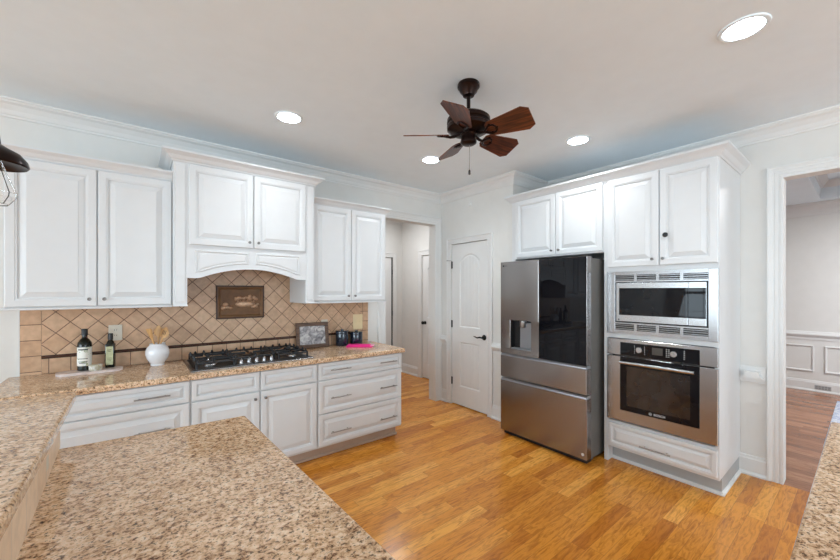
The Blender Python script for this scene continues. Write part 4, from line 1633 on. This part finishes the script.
bmesh.ops.bevel(bm, geom=list(bm.edges), offset=0.008, segments=2, profile=0.5, affect='EDGES')
o = finish('granite_countertop', bm, GRAN)
tag(o, 'large tan granite peninsula top filling the lower foreground', 'worktop')
rebase(o, (0.1, 1.1, 0.84))
bm = BM()
prism(bm, [(-0.66, 0.15), (-0.186, 0.15), (-0.194, 2.035), (-0.212, 2.052), (-0.66, 2.052)], 'z', 1.005, 1.045)
bmesh.ops.bevel(bm, geom=list(bm.edges), offset=0.010, segments=3, profile=0.5, affect='EDGES')
o = finish('raised_bar_top', bm, GRAN)
tag(o, 'raised tan granite bar top along the left edge of the peninsula', 'bar top')
rebase(o, (-0.4, 1.1, 1.005))
plate('outlet_plate', 'cream outlet plate on the tiled riser under the raised bar', 'outlet', frame_m((-0.222, 1.555, 0.932), (0, -1, 0), (0, 0, 1), (1, 0, 0)), 0.112, 0.072, PLASTIC_W, 'rocker')

# right foreground counter
rc = thing('side_counter', 'white counter base at the right foreground', 'cabinet', (1.7, -0.22, 0))
bm = BM(); box(bm, 0.93, 2.38, -0.50, 0.08, 0.10, 0.838)
box(bm, 0.97, 2.32, -0.46, 0.01, 0.0, 0.10)
finish('body', bm, WHITE, rc)
for k in range(3):
    bm = BM()
    a = 2.37 - 0.48 * k
    raised_panel(bm, frame_m((a, 0.08, 0.12), (-1, 0, 0), (0, 0, 1), (0, 1, 0)), 0.465, 0.70, 0.02)
    finish('door', bm, WHITE, rc)
bm = BM()
prism(bm, [(0.90, 0.110), (2.415, 0.110), (2.415, -0.55), (0.90, -0.55)], 'z', 0.840, 0.880)
bmesh.ops.bevel(bm, geom=list(bm.edges), offset=0.008, segments=2, profile=0.5, affect='EDGES')
o = finish('granite_countertop', bm, GRAN)
tag(o, 'tan granite counter top in the lower right corner', 'worktop')
rebase(o, (1.65, -0.22, 0.84))

# ================================================================== CEILING FAN
fx, fy = 1.588, 1.5255
fan = thing('ceiling_fan', 'five-blade dark bronze ceiling fan with walnut blades', 'ceiling fan', (fx, fy, CZ))
T = Matrix.Translation((fx, fy, 0))
bm = BM(); lathe(bm, [(0, CZ), (0.064, CZ), (0.067, CZ - 0.006), (0.067, CZ - 0.022), (0.061, CZ - 0.026), (0.052, CZ - 0.048), (0.036, CZ - 0.066), (0.034, CZ - 0.074), (0.018, CZ - 0.078), (0, CZ - 0.080)], 32, T)
finish('canopy', bm, BRONZE, fan, True)
bm = BM(); tube(bm, [(fx, fy, CZ - 0.07), (fx, fy, 2.515)], 0.0115, 14)
lathe(bm, [(0.0, 2.548), (0.016, 2.548), (0.022, 2.535), (0.026, 2.520), (0, 2.520)], 20, T)
finish('downrod', bm, BRONZE, fan, True)
bm = BM(); lathe(bm, [(0, 2.522), (0.080, 2.521), (0.116, 2.514), (0.130, 2.502), (0.132, 2.480), (0.125, 2.474), (0.125, 2.464), (0.132, 2.458), (0.130, 2.440), (0.108, 2.426), (0.060, 2.418), (0, 2.416)], 40, T)
finish('motor_housing', bm, BRONZE, fan, True)
bm = BM(); lathe(bm, [(0, 2.420), (0.046, 2.420), (0.050, 2.412), (0.044, 2.405), (0.046, 2.378), (0.050, 2.370), (0.048, 2.358), (0.036, 2.350), (0.020, 2.347), (0, 2.346)], 28, T)
finish('switch_housing', bm, BRONZE, fan, True)
for ang_ in (140, 212, 284, 356, 68):
    Mr = Matrix.Translation((fx, fy, 2.406)) @ Matrix.Rotation(math.radians(ang_), 4, 'Z') @ Matrix.Rotation(math.radians(-23), 4, 'X')
    out = [(0.120, -0.032), (0.140, -0.052), (0.355, -0.082), (0.394, -0.058), (0.394, 0.058), (0.355, 0.082), (0.140, 0.052), (0.120, 0.032)]
    bm = BM()
    A = [bm.verts.new((a, b, 0.0)) for a, b in out]
    B = [bm.verts.new((a, b, 0.006)) for a, b in out]
    for k in range(8):
        bm.faces.new((A[k], A[(k + 1) % 8], B[(k + 1) % 8], B[k]))
    bm.faces.new(A); bm.faces.new(list(reversed(B)))
    me_o = finish('blade', bm, BLADE, fan, local=True)
    Lm = WM[fan].inverted() @ Mr
    me_o.matrix_local = Lm
    WM[me_o] = Mr
    bm = BM()
    # forked bracket arm under the blade
    tube(bm, [(0.055, 0, 0.012), (0.085, 0, -0.006), (0.115, 0, -0.010)], [0.011, 0.009, 0.008], 8)
    for s in (-1, 1):
        tube(bm, [(0.110, 0, -0.009), (0.130, s * 0.018, -0.007), (0.150, s * 0.030, -0.004), (0.172, s * 0.026, -0.003), (0.185, s * 0.010, -0.003), (0.178, 0.0, -0.003)],
             [0.008, 0.007, 0.006, 0.006, 0.005, 0.004], 8)
        lathe(bm, [(0, -0.007), (0.009, -0.006), (0.010, 0.0), (0, 0.0)], 12, Matrix.Translation((0.150, s * 0.030, 0)))
    lathe(bm, [(0, -0.007), (0.008, -0.006), (0.009, 0.0), (0, 0.0)], 12, Matrix.Translation((0.186, 0, 0)))
    br = finish('blade_bracket', bm, BRONZE, me_o, True, local=True)
bm = BM()
tube(bm, [(fx + 0.004, fy - 0.004, 2.348), (fx + 0.004, fy - 0.004, 2.195)], 0.0018, 6)
ch = finish('pull_chain', bm, NICKEL, fan, True)
bm = BM(); lathe(bm, [(0, 0.030), (0.004, 0.030), (0.007, 0.022), (0.007, 0.004), (0.004, 0), (0, 0)], 12, Matrix.Translation((fx + 0.004, fy - 0.004, 2.166)))
finish('chain_pull', bm, BLACK, ch, True)

# ================================================================== RECESSED LIGHTS
for (x, y, lab) in ((2.285, 0.380, 'recessed ceiling light near the dining opening, largest in the photo'),
                    (0.869, 2.630, 'recessed ceiling light above the range hood cabinet'),
                    (2.902, 1.526, 'recessed ceiling light in front of the fridge cabinet'),
                    (2.222, 2.632, 'recessed ceiling light behind the ceiling fan')):
    t = thing('recessed_light', lab, 'ceiling light', (x, y, CZ), group='recessed ceiling lights')
    Tm = Matrix.Translation((x, y, 0))
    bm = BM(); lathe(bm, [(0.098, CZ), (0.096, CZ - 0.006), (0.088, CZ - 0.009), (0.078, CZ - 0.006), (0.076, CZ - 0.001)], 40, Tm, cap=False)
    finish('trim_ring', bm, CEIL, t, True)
    bm = BM(); lathe(bm, [(0.0, CZ - 0.0035), (0.077, CZ - 0.0035), (0.077, CZ - 0.001), (0, CZ - 0.001)], 40, Tm)
    finish('lens', bm, LED, t)
    d = bpy.data.lights.new('recessed_lamp', 'SPOT')
    d.energy = 30
    d.spot_size = math.radians(150)
    d.spot_blend = 1.0
    d.shadow_soft_size = 0.07
    d.color = (0.88, 0.955, 1.0)
    lo = bpy.data.objects.new('recessed_lamp', d)
    COL.objects.link(lo)
    lo.location = (x, y, CZ - 0.03)

# ================================================================== PENDANT OVER THE BAR
pxx, pyy = -0.418, 2.0
PT = Matrix.Translation((pxx, pyy, 0.016))
pd = thing('pendant_lamp', 'dark metal pendant lamp with clear glass shade at the left edge', 'pendant lamp', (pxx, pyy, CZ))
T = Matrix.Translation((pxx, pyy, 0))
bm = BM(); lathe(bm, [(0, CZ), (0.06, CZ), (0.055, CZ - 0.02), (0.012, CZ - 0.03), (0, CZ - 0.03)], 28, T)
finish('canopy', bm, BRONZE, pd, True)
bm = BM(); tube(bm, [(pxx, pyy, CZ - 0.02), (pxx, pyy, 2.0)], 0.006, 8)
finish('stem', bm, BRONZE, pd, True)
bm = BM(); lathe(bm, [(0, 2.02), (0.022, 2.02), (0.026, 1.985), (0.045, 1.972), (0.075, 1.955), (0.094, 1.930), (0.098, 1.912), (0.094, 1.906), (0.070, 1.920), (0.040, 1.928), (0, 1.93)], 40, PT)
finish('metal_shade', bm, BRONZE, pd, True)
bm = BM(); lathe(bm, [(0.026, 1.927), (0.032, 1.905), (0.067, 1.805), (0.065, 1.790), (0.046, 1.762), (0.043, 1.765), (0.060, 1.792), (0.062, 1.805), (0.028, 1.905), (0.023, 1.927)], 10, PT, cap=False)
finish('glass_shade', bm, CLEAR, pd)
bm = BM(); lathe(bm, [(0, 1.926), (0.013, 1.925), (0.013, 1.90), (0.021, 1.875), (0.019, 1.855), (0.0, 1.845)], 20, PT)
finish('bulb', bm, emissive('bulb_glow', (1, 0.93, 0.85), 3), pd, True)

# ================================================================== DINING ROOM THINGS
bm = BM()
Mv = FR(0.505, DX - 0.0155, 0.035)
box(bm, 0, 0.16, 0, 0.062, 0, 0.004, 0.001, M=Mv)
vt = finish('floor_vent', bm, plain('vent_grey', (0.45, 0.45, 0.45), 0.5))
tag(vt, 'small grey vent grille in the dining room baseboard', 'vent')
bm = BM()
for k in range(5):
    box(bm, 0.008 + 0.03 * k, 0.032 + 0.03 * k, 0.010, 0.028, 0.0038, 0.0048, M=Mv)
    box(bm, 0.008 + 0.03 * k, 0.032 + 0.03 * k, 0.034, 0.052, 0.0038, 0.0048, M=Mv)
finish('slots', bm, plain('vent_slot_grey', (0.25, 0.25, 0.25), 0.6), vt)
bm = BM(); box(bm, 5.0, 7.20, -1.6, 0.275, 0.001, 0.012, 0.003)
o = finish('area_rug', bm, RUGM)
tag(o, 'blue and white patterned rug on the dining room floor', 'rug')
rebase(o, (6.1, -0.6, 0.001))

bpy.context.view_layer.update()
